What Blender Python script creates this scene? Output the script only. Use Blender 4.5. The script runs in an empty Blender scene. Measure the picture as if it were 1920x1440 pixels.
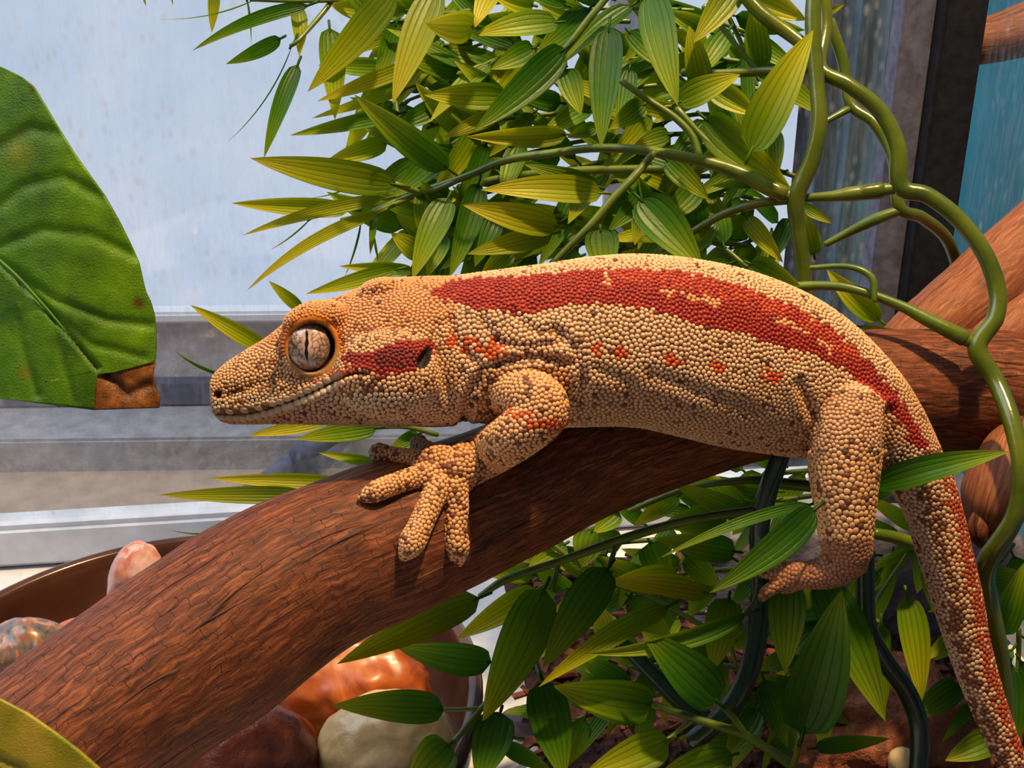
import bpy, math, random
import numpy as np
from mathutils import Vector, kdtree

random.seed(7)
RNG = np.random.default_rng(7)
SC = bpy.context.scene
COL = SC.collection

# ------------------------------------------------------------------ camera
W, H = 1920.0, 1440.0
FOC = 2318.0                                   # focal length in pixels (45 degrees across)
PITCH = math.radians(24.0)
CAM = np.array([0.0, 0.0, 0.18])               # 18 cm above the tank floor
CR = np.array([1.0, 0.0, 0.0])
CF = np.array([0.0, math.cos(PITCH), -math.sin(PITCH)])
CU = np.array([0.0, math.sin(PITCH), math.cos(PITCH)])
cd = bpy.data.cameras.new('camera')
cd.sensor_width = 36.0
cd.lens = 36.0 * FOC / W
cd.clip_start = 0.005
cd.clip_end = 50
cam = bpy.data.objects.new('camera', cd)
COL.objects.link(cam)
cam.location = CAM
cam.rotation_euler = (math.pi / 2 - PITCH, 0, 0)
SC.camera = cam

# ------------------------------------------------------------------ view, world, lamp
vs = SC.view_settings
vs.view_transform = 'Standard'
vs.look = 'None'
vs.exposure = 0.0
vs.gamma = 1.0
vs.use_curve_mapping = False

world = bpy.data.worlds.new('room_light')
SC.world = world
world.use_nodes = True
wb = world.node_tree.nodes['Background']
wb.inputs[0].default_value = (0.62, 0.66, 0.80, 1)
wb.inputs[1].default_value = 0.13

ld = bpy.data.lights.new('heat_lamp', 'SPOT')
ld.energy = 15.0
ld.color = (1.0, 0.70, 0.35)
ld.shadow_soft_size = 0.012
ld.spot_size = math.radians(80)
ld.spot_blend = 0.4
lamp = bpy.data.objects.new('heat_lamp', ld)
COL.objects.link(lamp)
LAMP = Vector((0.105, 0.180, 0.53))
lamp.location = LAMP
lamp.rotation_euler = (Vector((-0.01, 0.20, 0.09)) - LAMP).to_track_quat('-Z', 'Y').to_euler()


# added fill light without a real source, brightens the wall behind the tank
rd = bpy.data.lights.new('room_fill', 'AREA')
rd.shape = 'RECTANGLE'
rd.size = 0.9
rd.size_y = 0.9
rd.energy = 11.5
rd.color = (0.86, 0.92, 1.0)
rl = bpy.data.objects.new('room_fill', rd)
COL.objects.link(rl)
rl.location = (-0.70, 0.34, 0.95)
rl.rotation_euler = (Vector((0.05, 0.72, -0.12)) - rl.location).to_track_quat('-Z', 'Y').to_euler()


# ------------------------------------------------------------------ helpers
def lin(c):
    c = np.asarray(c, float) / 255.0
    return np.where(c <= 0.04045, c / 12.92, ((c + 0.055) / 1.055) ** 2.4)


def col(r, g, b):
    c = lin((r, g, b))
    return (float(c[0]), float(c[1]), float(c[2]), 1.0)


def P(px, py, d):
    """pixel + distance along the view axis -> world point"""
    return CAM + d * (CF + (px - 960.0) / FOC * CR - (py - 720.0) / FOC * CU)


def on_z(px, py, z):
    """pixel -> world point on the horizontal plane at height z"""
    ray = CF + (px - 960.0) / FOC * CR - (py - 720.0) / FOC * CU
    return CAM + ray * ((z - CAM[2]) / ray[2])


def on_y(px, py, y):
    ray = CF + (px - 960.0) / FOC * CR - (py - 720.0) / FOC * CU
    return CAM + ray * ((y - CAM[1]) / ray[1])


def tag(o, label=None, cat=None, group=None, kind=None):
    if label: o['label'] = label
    if cat: o['category'] = cat
    if group: o['group'] = group
    if kind: o['kind'] = kind
    return o


def empty(name, loc, label=None, cat=None, group=None, kind=None):
    o = bpy.data.objects.new(name, None)
    o.empty_display_size = 0.01
    COL.objects.link(o)
    o.location = loc
    o['_w'] = [float(v) for v in loc]
    return tag(o, label, cat, group, kind)


def link(name, me, mat=None, parent=None):
    o = bpy.data.objects.new(name, me)
    COL.objects.link(o)
    if mat is not None and not me.materials:
        me.materials.append(mat)
    if parent is not None:
        o.parent = parent
        w = Vector((0, 0, 0))
        p = parent
        while p is not None:
            w += p.location
            p = p.parent
        o.location = -w
    return o


def np_mesh(name, verts, faces, uv=None, color=None, smooth=True):
    """verts (n,3); faces: array (m,k) or list of such arrays; uv per vertex; color per vertex (n,3)"""
    verts = np.asarray(verts, np.float32)
    if not isinstance(faces, list):
        faces = [faces]
    faces = [np.asarray(f, np.int32) for f in faces if len(f)]
    me = bpy.data.meshes.new(name)
    me.vertices.add(len(verts))
    me.vertices.foreach_set('co', verts.ravel())
    loops = np.concatenate([f.ravel() for f in faces])
    sizes = np.concatenate([np.full(len(f), f.shape[1], np.int32) for f in faces])
    starts = np.concatenate([[0], np.cumsum(sizes)[:-1]]).astype(np.int32)
    me.loops.add(len(loops))
    me.loops.foreach_set('vertex_index', loops)
    me.polygons.add(len(sizes))
    me.polygons.foreach_set('loop_start', starts)
    me.polygons.foreach_set('loop_total', sizes)
    me.polygons.foreach_set('use_smooth', np.full(len(sizes), smooth, bool))
    if uv is not None:
        l = me.uv_layers.new(name='UVMap')
        l.data.foreach_set('uv', np.asarray(uv, np.float32)[loops].ravel())
    if color is not None:
        a = me.color_attributes.new('Col', 'FLOAT_COLOR', 'POINT')
        c = np.ones((len(verts), 4), np.float32)
        c[:, :3] = color
        a.data.foreach_set('color', c.ravel())
    me.update(calc_edges=True)
    me.validate()
    return me


def grid_faces(nr, nc, closed):
    r = np.arange(nr - 1)[:, None]
    c = np.arange(nc if closed else nc - 1)[None, :]
    c2 = (c + 1) % nc
    a = r * nc + c; b = r * nc + c2
    e = (r + 1) * nc + c2; f = (r + 1) * nc + c
    return np.stack([a + 0 * b, b, e, f], -1).reshape(-1, 4)


def catmull(pts, sub):
    p = np.asarray(pts, float)
    if len(p) == 2:
        t = np.linspace(0, 1, sub + 1)[:, None]
        return p[0] * (1 - t) + p[1] * t
    q = np.vstack([2 * p[0] - p[1], p, 2 * p[-1] - p[-2]])
    out = []
    for i in range(1, len(q) - 2):
        for k in range(sub):
            t = k / sub
            a, b, c, d = q[i - 1], q[i], q[i + 1], q[i + 2]
            out.append(0.5 * (2 * b + (c - a) * t + (2 * a - 5 * b + 4 * c - d) * t * t + (3 * b - a - 3 * c + d) * t ** 3))
    out.append(p[-1])
    return np.array(out)


def tube_arrays(path, rad, seg, up=None):
    """tube with rounded ends; returns verts, faces, uv (u along in metres, v around in metres)"""
    path = np.asarray(path, float)
    rad = np.asarray(rad, float)
    n = len(path)
    tan = np.gradient(path, axis=0)
    tan /= np.linalg.norm(tan, axis=1)[:, None] + 1e-12
    ref = np.array([0.0, 1.0, 0.0]) if up is None else np.asarray(up, float)
    if abs(np.dot(ref, tan[0])) > 0.9:
        ref = np.array([1.0, 0, 0])
    A = np.zeros_like(path)
    a = ref - tan[0] * np.dot(ref, tan[0])
    for i in range(n):
        a = a - tan[i] * np.dot(a, tan[i])
        a /= np.linalg.norm(a)
        A[i] = a
    B = np.cross(tan, A)
    th = np.linspace(0, 2 * math.pi, seg, endpoint=False)
    # round the ends
    pre = [(path[0] - tan[0] * rad[0] * k, rad[0] * s, A[0], B[0]) for k, s in ((0.55, 0.45), (0.35, 0.78))]
    post = [(path[-1] + tan[-1] * rad[-1] * k, rad[-1] * s, A[-1], B[-1]) for k, s in ((0.35, 0.78), (0.55, 0.45))]
    rings = pre + [(path[i], rad[i], A[i], B[i]) for i in range(n)] + post
    V = []
    for c, r, a, b in rings:
        V.append(c + r * (np.cos(th)[:, None] * a + np.sin(th)[:, None] * b))
    nr = len(rings)
    cen = np.array([r[0] for r in rings])
    L = np.concatenate([[0], np.cumsum(np.linalg.norm(np.diff(cen, axis=0), axis=1))])
    V = np.vstack(V)
    rm = float(np.mean(rad))
    uv = np.stack([np.repeat(L, seg), np.tile(th * rm, nr)], -1)
    V = np.vstack([V, cen[:1] - tan[0] * rad[0] * 0.08, cen[-1:] + tan[-1] * rad[-1] * 0.08])
    uv = np.vstack([uv, [[0, 0], [L[-1], 0]]])
    i = np.arange(seg); j = (i + 1) % seg
    c0 = np.full(seg, nr * seg); c1 = c0 + 1
    F = [grid_faces(nr, seg, True)[:, ::-1],
         np.stack([c0, i, j], -1), np.stack([c1, (nr - 1) * seg + j, (nr - 1) * seg + i], -1)]
    return V, F, uv


def px_path(pts, sub=6):
    """list of (px, py, d, r_px) -> world path and radii in metres, smoothed"""
    s = catmull(np.asarray(pts, float), sub)
    path = np.array([P(a[0], a[1], a[2]) for a in s])
    rad = s[:, 3] * s[:, 2] / FOC
    return path, rad


def tube(name, pts, mat, parent, seg=12, sub=6):
    path, rad = px_path(pts, sub)
    V, F, uv = tube_arrays(path, rad, seg)
    return link(name, np_mesh(name, V, F, uv), mat, parent)


def box_mesh(name, lo, hi, yaw=0.0, origin=(0, 0, 0), bev=0.0):
    lo = np.array(lo, float); hi = np.array(hi, float)
    import bmesh
    bm = bmesh.new()
    bmesh.ops.create_cube(bm, size=1.0)
    for v in bm.verts:
        v.co = Vector([(lo[k] + hi[k]) / 2 + v.co[k] * (hi[k] - lo[k]) for k in range(3)])
    if bev > 0:
        bmesh.ops.bevel(bm, geom=bm.edges[:], offset=bev, segments=2, affect='EDGES')
    c, s = math.cos(yaw), math.sin(yaw)
    for v in bm.verts:
        x, y, z = v.co
        v.co = Vector((origin[0] + c * x - s * y, origin[1] + s * x + c * y, origin[2] + z))
    me = bpy.data.meshes.new(name)
    bm.to_mesh(me)
    bm.free()
    return me


# ------------------------------------------------------------------ materials
class NT:
    def __init__(self, name):
        self.m = bpy.data.materials.new(name)
        self.m.use_nodes = True
        self.t = self.m.node_tree
        self.t.nodes.clear()
        self.out = self.n('ShaderNodeOutputMaterial')

    def n(self, kind, **kw):
        x = self.t.nodes.new(kind)
        for k, v in kw.items():
            if k.startswith('i_'):
                key = k[2:]
                key = int(key) if key.isdigit() else key.replace('_', ' ')
                x.inputs[key].default_value = v
            else:
                setattr(x, k, v)
        return x

    def l(self, a, b):
        self.t.links.new(a, b)

    def math(self, op, a, b=None, c=None, clamp=False):
        x = self.n('ShaderNodeMath', operation=op, use_clamp=clamp)
        for i, v in enumerate((a, b, c)):
            if v is None: continue
            if isinstance(v, (int, float)): x.inputs[i].default_value = v
            else: self.l(v, x.inputs[i])
        return x.outputs[0]

    def ramp(self, fac, stops, interp='LINEAR'):
        x = self.n('ShaderNodeValToRGB')
        x.color_ramp.interpolation = interp
        e = x.color_ramp.elements
        while len(e) < len(stops): e.new(0.5)
        for k, (p, c) in enumerate(stops):
            e[k].position = p
            e[k].color = c if len(c) == 4 else (*c, 1)
        self.l(fac, x.inputs[0])
        return x.outputs[0]

    def mix(self, fac, a, b, mode='MIX'):
        x = self.n('ShaderNodeMix', data_type='RGBA', blend_type=mode)
        for k, v in ((0, fac), (6, a), (7, b)):
            if isinstance(v, (int, float)): x.inputs[k].default_value = v
            elif isinstance(v, tuple): x.inputs[k].default_value = v
            else: self.l(v, x.inputs[k])
        return x.outputs[2]

    def noise(self, vec, scale, detail=4.0, rough=0.55, dist=0.0):
        x = self.n('ShaderNodeTexNoise')
        x.inputs['Scale'].default_value = scale
        x.inputs['Detail'].default_value = detail
        x.inputs['Roughness'].default_value = rough
        x.inputs['Distortion'].default_value = dist
        if vec is not None: self.l(vec, x.inputs['Vector'])
        return x.outputs['Fac']

    def mapping(self, vec, scale=(1, 1, 1), rot=(0, 0, 0), loc=(0, 0, 0)):
        x = self.n('ShaderNodeMapping')
        x.inputs['Scale'].default_value = scale
        x.inputs['Rotation'].default_value = rot
        x.inputs['Location'].default_value = loc
        self.l(vec, x.inputs['Vector'])
        return x.outputs[0]

    def coord(self, which='Object'):
        return self.n('ShaderNodeTexCoord').outputs[which]

    def bump(self, h, dist, strength=1.0):
        x = self.n('ShaderNodeBump')
        x.inputs['Strength'].default_value = strength
        x.inputs['Distance'].default_value = dist
        self.l(h, x.inputs['Height'])
        return x.outputs[0]

    def bsdf(self, color, rough=0.5, spec=0.5, normal=None, coat=0.0, coat_rough=0.1, sss=0.0, sss_rad=None, trans=0.0, metal=0.0):
        x = self.n('ShaderNodeBsdfPrincipled')
        if isinstance(color, tuple): x.inputs['Base Color'].default_value = color
        else: self.l(color, x.inputs['Base Color'])
        if isinstance(rough, (int, float)): x.inputs['Roughness'].default_value = rough
        else: self.l(rough, x.inputs['Roughness'])
        x.inputs['Specular IOR Level'].default_value = spec
        x.inputs['Coat Weight'].default_value = coat
        x.inputs['Coat Roughness'].default_value = coat_rough
        x.inputs['Metallic'].default_value = metal
        x.inputs['Transmission Weight'].default_value = trans
        if sss:
            x.inputs['Subsurface Weight'].default_value = sss
            x.inputs['Subsurface Radius'].default_value = sss_rad or (1, 0.5, 0.3)
            x.inputs['Subsurface Scale'].default_value = 0.0008
        if normal is not None: self.l(normal, x.inputs['Normal'])
        return x.outputs[0]

    def done(self, shader):
        self.l(shader, self.out.inputs[0])
        return self.m


def mat_plain(name, color, rough=0.5, spec=0.4, noise=0.12, scale=60.0, bump=0.0):
    t = NT(name)
    co = t.coord()
    f = t.noise(co, scale)
    dark = tuple(c * (1 - noise * 2) for c in color[:3]) + (1,)
    lite = tuple(min(1, c * (1 + noise * 2)) for c in color[:3]) + (1,)
    c = t.ramp(f, [(0.3, dark), (0.7, lite)])
    nrm = t.bump(f, bump) if bump else None
    return t.done(t.bsdf(c, rough, spec, nrm))


def mat_leaf(name, base, mid, tip, trans=0.48, rough=0.38):
    """moulded plastic leaf: colour runs from the stalk to the paler tip, dark lines along the ribs"""
    t = NT(name)
    uv = t.n('ShaderNodeUVMap').outputs[0]
    sep = t.n('ShaderNodeSeparateXYZ')
    t.l(uv, sep.inputs[0])
    s, u = sep.outputs[0], sep.outputs[1]
    rnd = t.n('ShaderNodeObjectInfo').outputs['Random']
    jit = t.math('ADD', u, t.math('MULTIPLY', t.math('SUBTRACT', rnd, 0.5), 0.5))
    c = t.ramp(jit, [(0.0, base), (0.45, mid), (1.0, tip)])
    rib = t.math('POWER', t.math('ABSOLUTE', t.math('SINE', t.math('MULTIPLY', s, 3.14159 * 3.0))), 0.35)
    c = t.mix(t.math('MULTIPLY', t.math('SUBTRACT', 1.0, rib), 0.5), c, tuple(0.25 * v for v in base[:3]) + (1,))
    strv = t.mapping(uv, (22, 1.3, 1))
    fine = t.noise(strv, 1.0, 3)
    c = t.mix(t.math('MULTIPLY', t.math('SUBTRACT', fine, 0.45, clamp=True), 1.0), c, tuple(min(1, 1.4 * v) for v in mid[:3]) + (1,))
    h2 = t.noise(t.mapping(uv, (9, 16, 1)), 1.0, 3)
    nrm = t.bump(t.math('ADD', rib, t.math('MULTIPLY', h2, 0.5)), 0.00012, 0.8)
    a = t.bsdf(c, rough, 0.30, nrm)
    tr = t.n('ShaderNodeBsdfTranslucent')
    t.l(c, tr.inputs[0])
    m = t.n('ShaderNodeMixShader')
    m.inputs[0].default_value = trans
    t.l(a, m.inputs[1]); t.l(tr.outputs[0], m.inputs[2])
    return t.done(m.outputs[0])


M = {}
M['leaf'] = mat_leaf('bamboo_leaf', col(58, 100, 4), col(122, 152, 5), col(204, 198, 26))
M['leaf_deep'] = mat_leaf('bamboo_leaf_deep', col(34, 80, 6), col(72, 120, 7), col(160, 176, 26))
M['leaf_olive'] = mat_leaf('bamboo_leaf_olive', col(84, 112, 6), col(152, 160, 8), col(208, 192, 38))


def mat_stem(name, c0, c1, rough=0.25):
    t = NT(name)
    co = t.coord()
    f = t.noise(co, 120.0, 3)
    c = t.ramp(f, [(0.3, c0), (0.7, c1)])
    nrm = t.bump(t.noise(co, 900.0, 2), 0.00008, 0.5)
    return t.done(t.bsdf(c, rough, 0.5, nrm, coat=0.1, coat_rough=0.12))


M['vine'] = mat_stem('vine_plastic', col(58, 74, 5), col(88, 98, 10))
M['vine_dark'] = mat_stem('vine_plastic_dark', col(14, 40, 28), col(28, 58, 36))
M['twig'] = mat_stem('twig_plastic', col(60, 84, 6), col(96, 112, 12), 0.4)


def mat_wood(name, dark, mid, lite, crack=0.8, cu=0.0029, cv=0.0013, checks=1.0):
    """bare sun-checked wood: grain runs along u, short cracks cross it"""
    t = NT(name)
    uv = t.n('ShaderNodeUVMap').outputs[0]
    warp = t.n('ShaderNodeTexNoise')
    warp.inputs['Scale'].default_value = 260
    t.l(uv, warp.inputs['Vector'])
    vm = t.n('ShaderNodeVectorMath', operation='MULTIPLY_ADD')
    t.l(warp.outputs['Color'], vm.inputs[0])
    vm.inputs[1].default_value = (0.0022, 0.0016, 0)
    t.l(uv, vm.inputs[2])
    wv = vm.outputs[0]
    grain = t.noise(t.mapping(wv, (200, 1700, 1)), 1.0, 6, 0.7)
    broad = t.noise(t.mapping(uv, (40, 130, 1)), 1.0, 4, 0.6)
    c = t.ramp(grain, [(0.32, dark), (0.5, mid), (0.68, lite)])
    g2 = t.noise(t.mapping(wv, (90, 700, 1), loc=(5, 2, 0)), 1.0, 5, 0.7)
    c = t.mix(t.math('MULTIPLY', t.math('SUBTRACT', g2, 0.5, clamp=True), 3.0, clamp=True), c, tuple(v * .55 for v in dark[:3]) + (1,))
    c = t.mix(t.math('MULTIPLY', broad, 0.55), c, dark)
    bk = t.n('ShaderNodeTexBrick')
    bk.offset = 0.43
    bk.squash = 1.0
    bk.inputs['Color1'].default_value = (0.75, 0.75, 0.75, 1)
    bk.inputs['Color2'].default_value = (1.0, 1.0, 1.0, 1)
    bk.inputs['Mortar'].default_value = (0, 0, 0, 1)
    bk.inputs['Scale'].default_value = 1.0
    bk.inputs['Mortar Size'].default_value = 0.045 * cv
    bk.inputs['Mortar Smooth'].default_value = 0.6
    bk.inputs['Brick Width'].default_value = cu
    bk.inputs['Row Height'].default_value = cv
    w2 = t.n('ShaderNodeTexNoise')
    w2.inputs['Scale'].default_value = 900
    w2.inputs['Detail'].default_value = 3
    t.l(uv, w2.inputs['Vector'])
    vm2 = t.n('ShaderNodeVectorMath', operation='MULTIPLY_ADD')
    t.l(w2.outputs['Color'], vm2.inputs[0])
    vm2.inputs[1].default_value = (0.0012, 0.0007, 0)
    t.l(wv, vm2.inputs[2])
    t.l(vm2.outputs[0], bk.inputs['Vector'])
    c = t.mix(0.25 * checks, c, bk.outputs['Color'], 'MULTIPLY')
    e = t.math('SUBTRACT', 1.0, t.math('MULTIPLY', bk.outputs['Fac'], checks))
    gate = t.noise(t.mapping(uv, (150, 260, 1)), 1.0, 2)
    gate = t.math('MULTIPLY', t.math('SUBTRACT', gate, 0.40, clamp=True), 4.5, clamp=True)
    edge = t.math('MULTIPLY', t.math('SUBTRACT', 1.0, e), gate)
    # a few long drying cracks that follow the grain
    ln = t.noise(t.mapping(uv, (16, 210, 1)), 1.0, 2, 0.4)
    long_ = t.math('SUBTRACT', 1.0, t.math('MULTIPLY', t.math('ABSOLUTE', t.math('SUBTRACT', ln, 0.56)), 70.0, clamp=True))
    lg = t.noise(t.mapping(uv, (30, 90, 1), loc=(3, 7, 0)), 1.0, 1)
    long_ = t.math('MULTIPLY', long_, t.math('MULTIPLY', t.math('SUBTRACT', lg, 0.46, clamp=True), 9.0, clamp=True))
    allc = t.math('MAXIMUM', t.math('MULTIPLY', edge, 0.8), long_)
    c = t.mix(t.math('MULTIPLY', allc, crack), c, tuple(v * 0.18 for v in dark[:3]) + (1,))
    h = t.math('SUBTRACT', t.math('MULTIPLY', grain, 0.45), allc)
    nrm = t.bump(h, 0.00035, 0.9)
    return t.done(t.bsdf(c, 0.62, 0.3, nrm))


M['wood'] = mat_wood('checked_wood', col(50, 23, 12), col(118, 60, 30), col(182, 104, 56))
M['wood_smooth'] = mat_wood('smooth_wood', col(92, 48, 28), col(144, 82, 48), col(180, 118, 76), 0.6, 0.009, 0.004, 0.0)


def mat_attr(name, rough=0.5, spec=0.35, bump=0.0, bscale=2500, sss=0.0, coat=0.0):
    t = NT(name)
    a = t.n('ShaderNodeAttribute', attribute_name='Col').outputs['Color']
    nrm = t.bump(t.noise(t.coord(), bscale, 3), bump) if bump else None
    return t.done(t.bsdf(a, rough, spec, nrm, coat=coat, coat_rough=0.02, sss=sss))


M['skin'] = mat_attr('gecko_skin', 0.7, 0.25, 0.0001)
M['scale'] = mat_attr('gecko_scale', 0.5, 0.4)
M['eye'] = mat_attr('gecko_eye', 0.25, 0.5, coat=1.0)

# ------------------------------------------------------------------ setting: the room beyond the tank
YAW = math.radians(7.0)
GX, GY = -0.105, 0.290                         # a point on the back glass


def glass_y(x):
    return GY + (x - GX) * math.tan(YAW)


# window, ledge and table outside the glass
WY = 0.80


def mat_window():
    t = NT('daylight_pane')
    co = t.coord()
    f = t.noise(co, 14.0, 5, 0.6)
    c = t.ramp(f, [(0.3, col(190, 207, 236)), (0.7, col(212, 222, 242))])
    e = t.n('ShaderNodeEmission')
    t.l(c, e.inputs[0])
    e.inputs[1].default_value = 1.0
    return t.done(e.outputs[0])


M['pane'] = mat_window()
M['white'] = mat_plain('white_paint', col(248, 248, 252), 0.4, 0.4, 0.02)
M['stucco'] = mat_plain('grey_stucco', col(208, 202, 206), 0.85, 0.2, 0.10, 90, 0.002)
M['stucco_dark'] = mat_plain('grey_stucco_dark', col(156, 156, 166), 0.85, 0.2, 0.10, 90, 0.002)
M['beige'] = mat_plain('beige_board', col(170, 148, 134), 0.8, 0.2, 0.10, 70)
M['strip'] = mat_plain('slate_strip', col(84, 90, 116), 0.6, 0.3, 0.15, 120)
M['bluegrey'] = mat_plain('blue_grey_cloth', col(84, 124, 156), 0.85, 0.15, 0.15, 26)
M['teal'] = mat_plain('teal_wall', col(34, 112, 124), 0.8, 0.2, 0.16, 9)
M['lilac'] = mat_plain('lilac_wall', col(170, 170, 190), 0.8, 0.2, 0.06, 20)

zs = on_y(400, 583, WY)[2]
wy = math.radians(1.5)
win = empty('window_1', (0.0, WY, zs), kind='structure')
link('pane', box_mesh('pane', (-1.6, 0.0, 0.006), (0.62, 0.01, 1.4), wy, (0, WY, zs)), M['pane'], win)
link('frame', box_mesh('frame', (-1.6, -0.014, -0.002), (0.62, 0.012, 0.006), wy, (0, WY, zs), 0.002), M['white'], win)
link('frame', box_mesh('frame', (0.06, -0.012, 0.006), (0.085, 0.012, 1.4), wy, (0, WY, zs), 0.002), M['lilac'], win)
wall = link('wall_back', box_mesh('wall_back', (-1.6, 0.0, -0.9), (1.8, 0.05, -0.002), wy, (0, WY, zs)), M['stucco'])
tag(wall, kind='structure')
z1 = on_y(200, 700, WY)[2]
z2 = on_y(200, 738, WY)[2]
st = link('trim_1', box_mesh('trim_1', (-1.6, -0.012, z2), (1.8, 0.0, z1), wy, (0, WY, 0)), M['strip'])
tag(st, kind='structure')
zl = z2 - 0.002
ye = on_z(200, 815, zl)[1]
zt = on_y(200, 874, ye)[2]
led = link('trim_2', box_mesh('trim_2', (-1.6, ye - WY, zt - 0.05), (1.8, -0.001, zl), wy, (0, WY, 0), 0.002), M['stucco_dark'])
tag(led, kind='structure')
tb = link('table', box_mesh('table', (-1.6, 0.35 - WY, zt - 0.03), (1.8, ye - WY + 0.002, zt), wy * 0, (0, WY, 0), 0.003), M['beige'])
tag(tb, 'beige board table top outside the tank glass below the window', 'table')
cb = np.array([on_z(340, 1020, zt + .006), on_z(430, 950, zt + .006), on_z(512, 893, zt + .007), on_y(556, 858, ye - .010), on_z(590, 835, zl + .008), on_z(690, 775, zl + .007)])
cb = catmull(cb, 6)
V, F, uv = tube_arrays(cb, np.linspace(.0060, .0072, len(cb)), 10)
tag(link('cable', np_mesh('cable', V, F, uv), M['strip']), 'dark slate cable running slantwise across the beige table', 'cable')
wl = link('wall_right', box_mesh('wall_right', (0.30, 0.20, -0.8), (0.34, 1.2, 1.5), 0), M['teal'])
tag(wl, kind='structure')
x0 = on_y(1496, 250, 0.46)[0]; x1 = on_y(1690, 250, 0.46)[0]
cu = bpy.data.meshes.new('curtain')
n = 60
xs = np.linspace(x0, x1 + 0.02, n)
zz = np.array([-0.3, 0.1, 0.4, 0.8])
V = np.array([[x, 0.46 + 0.004 * math.sin(k * 0.62) + 0.002 * math.sin(k * 1.7), z] for z in zz for k, x in enumerate(xs)])
V2 = V + np.array([0, 0.003, 0])
F = grid_faces(4, n, False)
curt = link('curtain', np_mesh('curtain', np.vstack([V, V2]), [F, F[:, ::-1] + len(V)]), M['bluegrey'])
tag(curt, 'blue grey curtain hanging behind the tank beside the dark post', 'curtain')

# ------------------------------------------------------------------ the tank
def mat_glass():
    """clear pane with dried water spots and streaks on it"""
    t = NT('spotted_glass')
    co = t.coord()
    sp = t.n('ShaderNodeTexVoronoi')
    sp.inputs['Scale'].default_value = 330
    t.l(t.mapping(co, (1, 1, 0.55)), sp.inputs['Vector'])
    spots = t.math('MULTIPLY', t.math('SUBTRACT', 0.33, sp.outputs['Distance'], clamp=True), 3.0, clamp=True)
    gate = t.noise(co, 60, 3)
    spots = t.math('MULTIPLY', spots, t.math('MULTIPLY', t.math('SUBTRACT', gate, 0.42, clamp=True), 4.0, clamp=True))
    streak = t.noise(t.mapping(co, (700, 700, 110), (0.0, 0.25, 0)), 1.0, 4, 0.6)
    streak = t.math('MULTIPLY', t.math('SUBTRACT', streak, 0.47, clamp=True), 1.5, clamp=True)
    haze = t.math('ADD', t.math('MULTIPLY', spots, 0.9), t.math('MULTIPLY', streak, 0.6), clamp=True)
    haze = t.math('ADD', haze, 0.05, clamp=True)
    tr = t.n('ShaderNodeBsdfTransparent')
    tr.inputs[0].default_value = (0.97, 0.985, 0.98, 1)
    dif = t.bsdf(col(205, 208, 222), 0.9, 0.1)
    gl = t.n('ShaderNodeBsdfGlossy')
    gl.inputs['Roughness'].default_value = 0.03
    m0 = t.n('ShaderNodeMixShader'); m0.inputs[0].default_value = 0.04
    t.l(tr.outputs[0], m0.inputs[1]); t.l(gl.outputs[0], m0.inputs[2])
    m1 = t.n('ShaderNodeMixShader')
    t.l(t.math('MULTIPLY', haze, 0.40), m1.inputs[0])
    t.l(m0.outputs[0], m1.inputs[1]); t.l(dif, m1.inputs[2])
    return t.done(m1.outputs[0])


M['glass'] = mat_glass()
M['post'] = mat_plain('black_plastic', col(26, 27, 33), 0.55, 0.3, 0.25, 400)
M['post_grey'] = mat_plain('grey_plastic', col(92, 92, 112), 0.6, 0.3, 0.2, 300)
M['rail'] = mat_plain('pale_rail', col(186, 196, 218), 0.35, 0.5, 0.08, 90)
M['liner'] = mat_plain('white_liner', col(214, 212, 216), 0.7, 0.3, 0.04, 200)

XR = on_y(1735, 100, 0.312)[0]                 # back right corner of the tank
tank = empty('glass_tank', (0.0, 0.2, 0.0), 'glass terrarium with a water-spotted back pane and dark corner post', 'terrarium')
link('back_pane', box_mesh('back_pane', (-0.26, 0, 0.004), (XR - GX + 0.0, 0.0022, 0.45), YAW, (GX, GY, 0)), M['glass'], tank)
link('bottom_rail', box_mesh('bottom_rail', (-0.26, -0.004, 0.0), (XR - GX + 0.006, 0.006, 0.0125), YAW, (GX, GY, 0), 0.0015), M['rail'], tank)
cy = glass_y(XR)
post = link('corner_post', box_mesh('corner_post', (0.001, -0.010, 0.0), (0.0115, 0.004, 0.46), YAW * 0.3, (XR, cy, 0), 0.0008), M['post'], tank)
link('post_strip', box_mesh('post_strip', (-0.0075, -0.004, 0.0125), (0.0008, 0.003, 0.46), YAW, (XR, cy, 0), 0.0005), M['post_grey'], tank)
link('side_pane', box_mesh('side_pane', (0, -0.34, 0.004), (0.0022, -0.008, 0.45), YAW, (XR + 0.012, cy, 0)), M['glass'], tank)
link('base', box_mesh('base', (-0.26, -0.36, -0.02), (XR - GX + 0.014, 0.006, -0.0005), YAW, (GX, GY, 0), 0.001), M['liner'], tank)

# bark mulch on the floor: right part of the tank
def mat_soil():
    t = NT('bark_soil')
    co = t.coord()
    v = t.n('ShaderNodeTexVoronoi')
    v.inputs['Scale'].default_value = 420
    t.l(co, v.inputs['Vector'])
    c = t.ramp(t.noise(co, 260, 5, 0.7), [(0.35, col(20, 10, 8)), (0.55, col(64, 30, 20)), (0.75, col(122, 66, 44))])
    nrm = t.bump(v.outputs['Distance'], 0.002, 1.0)
    return t.done(t.bsdf(c, 0.8, 0.3, nrm))


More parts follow.
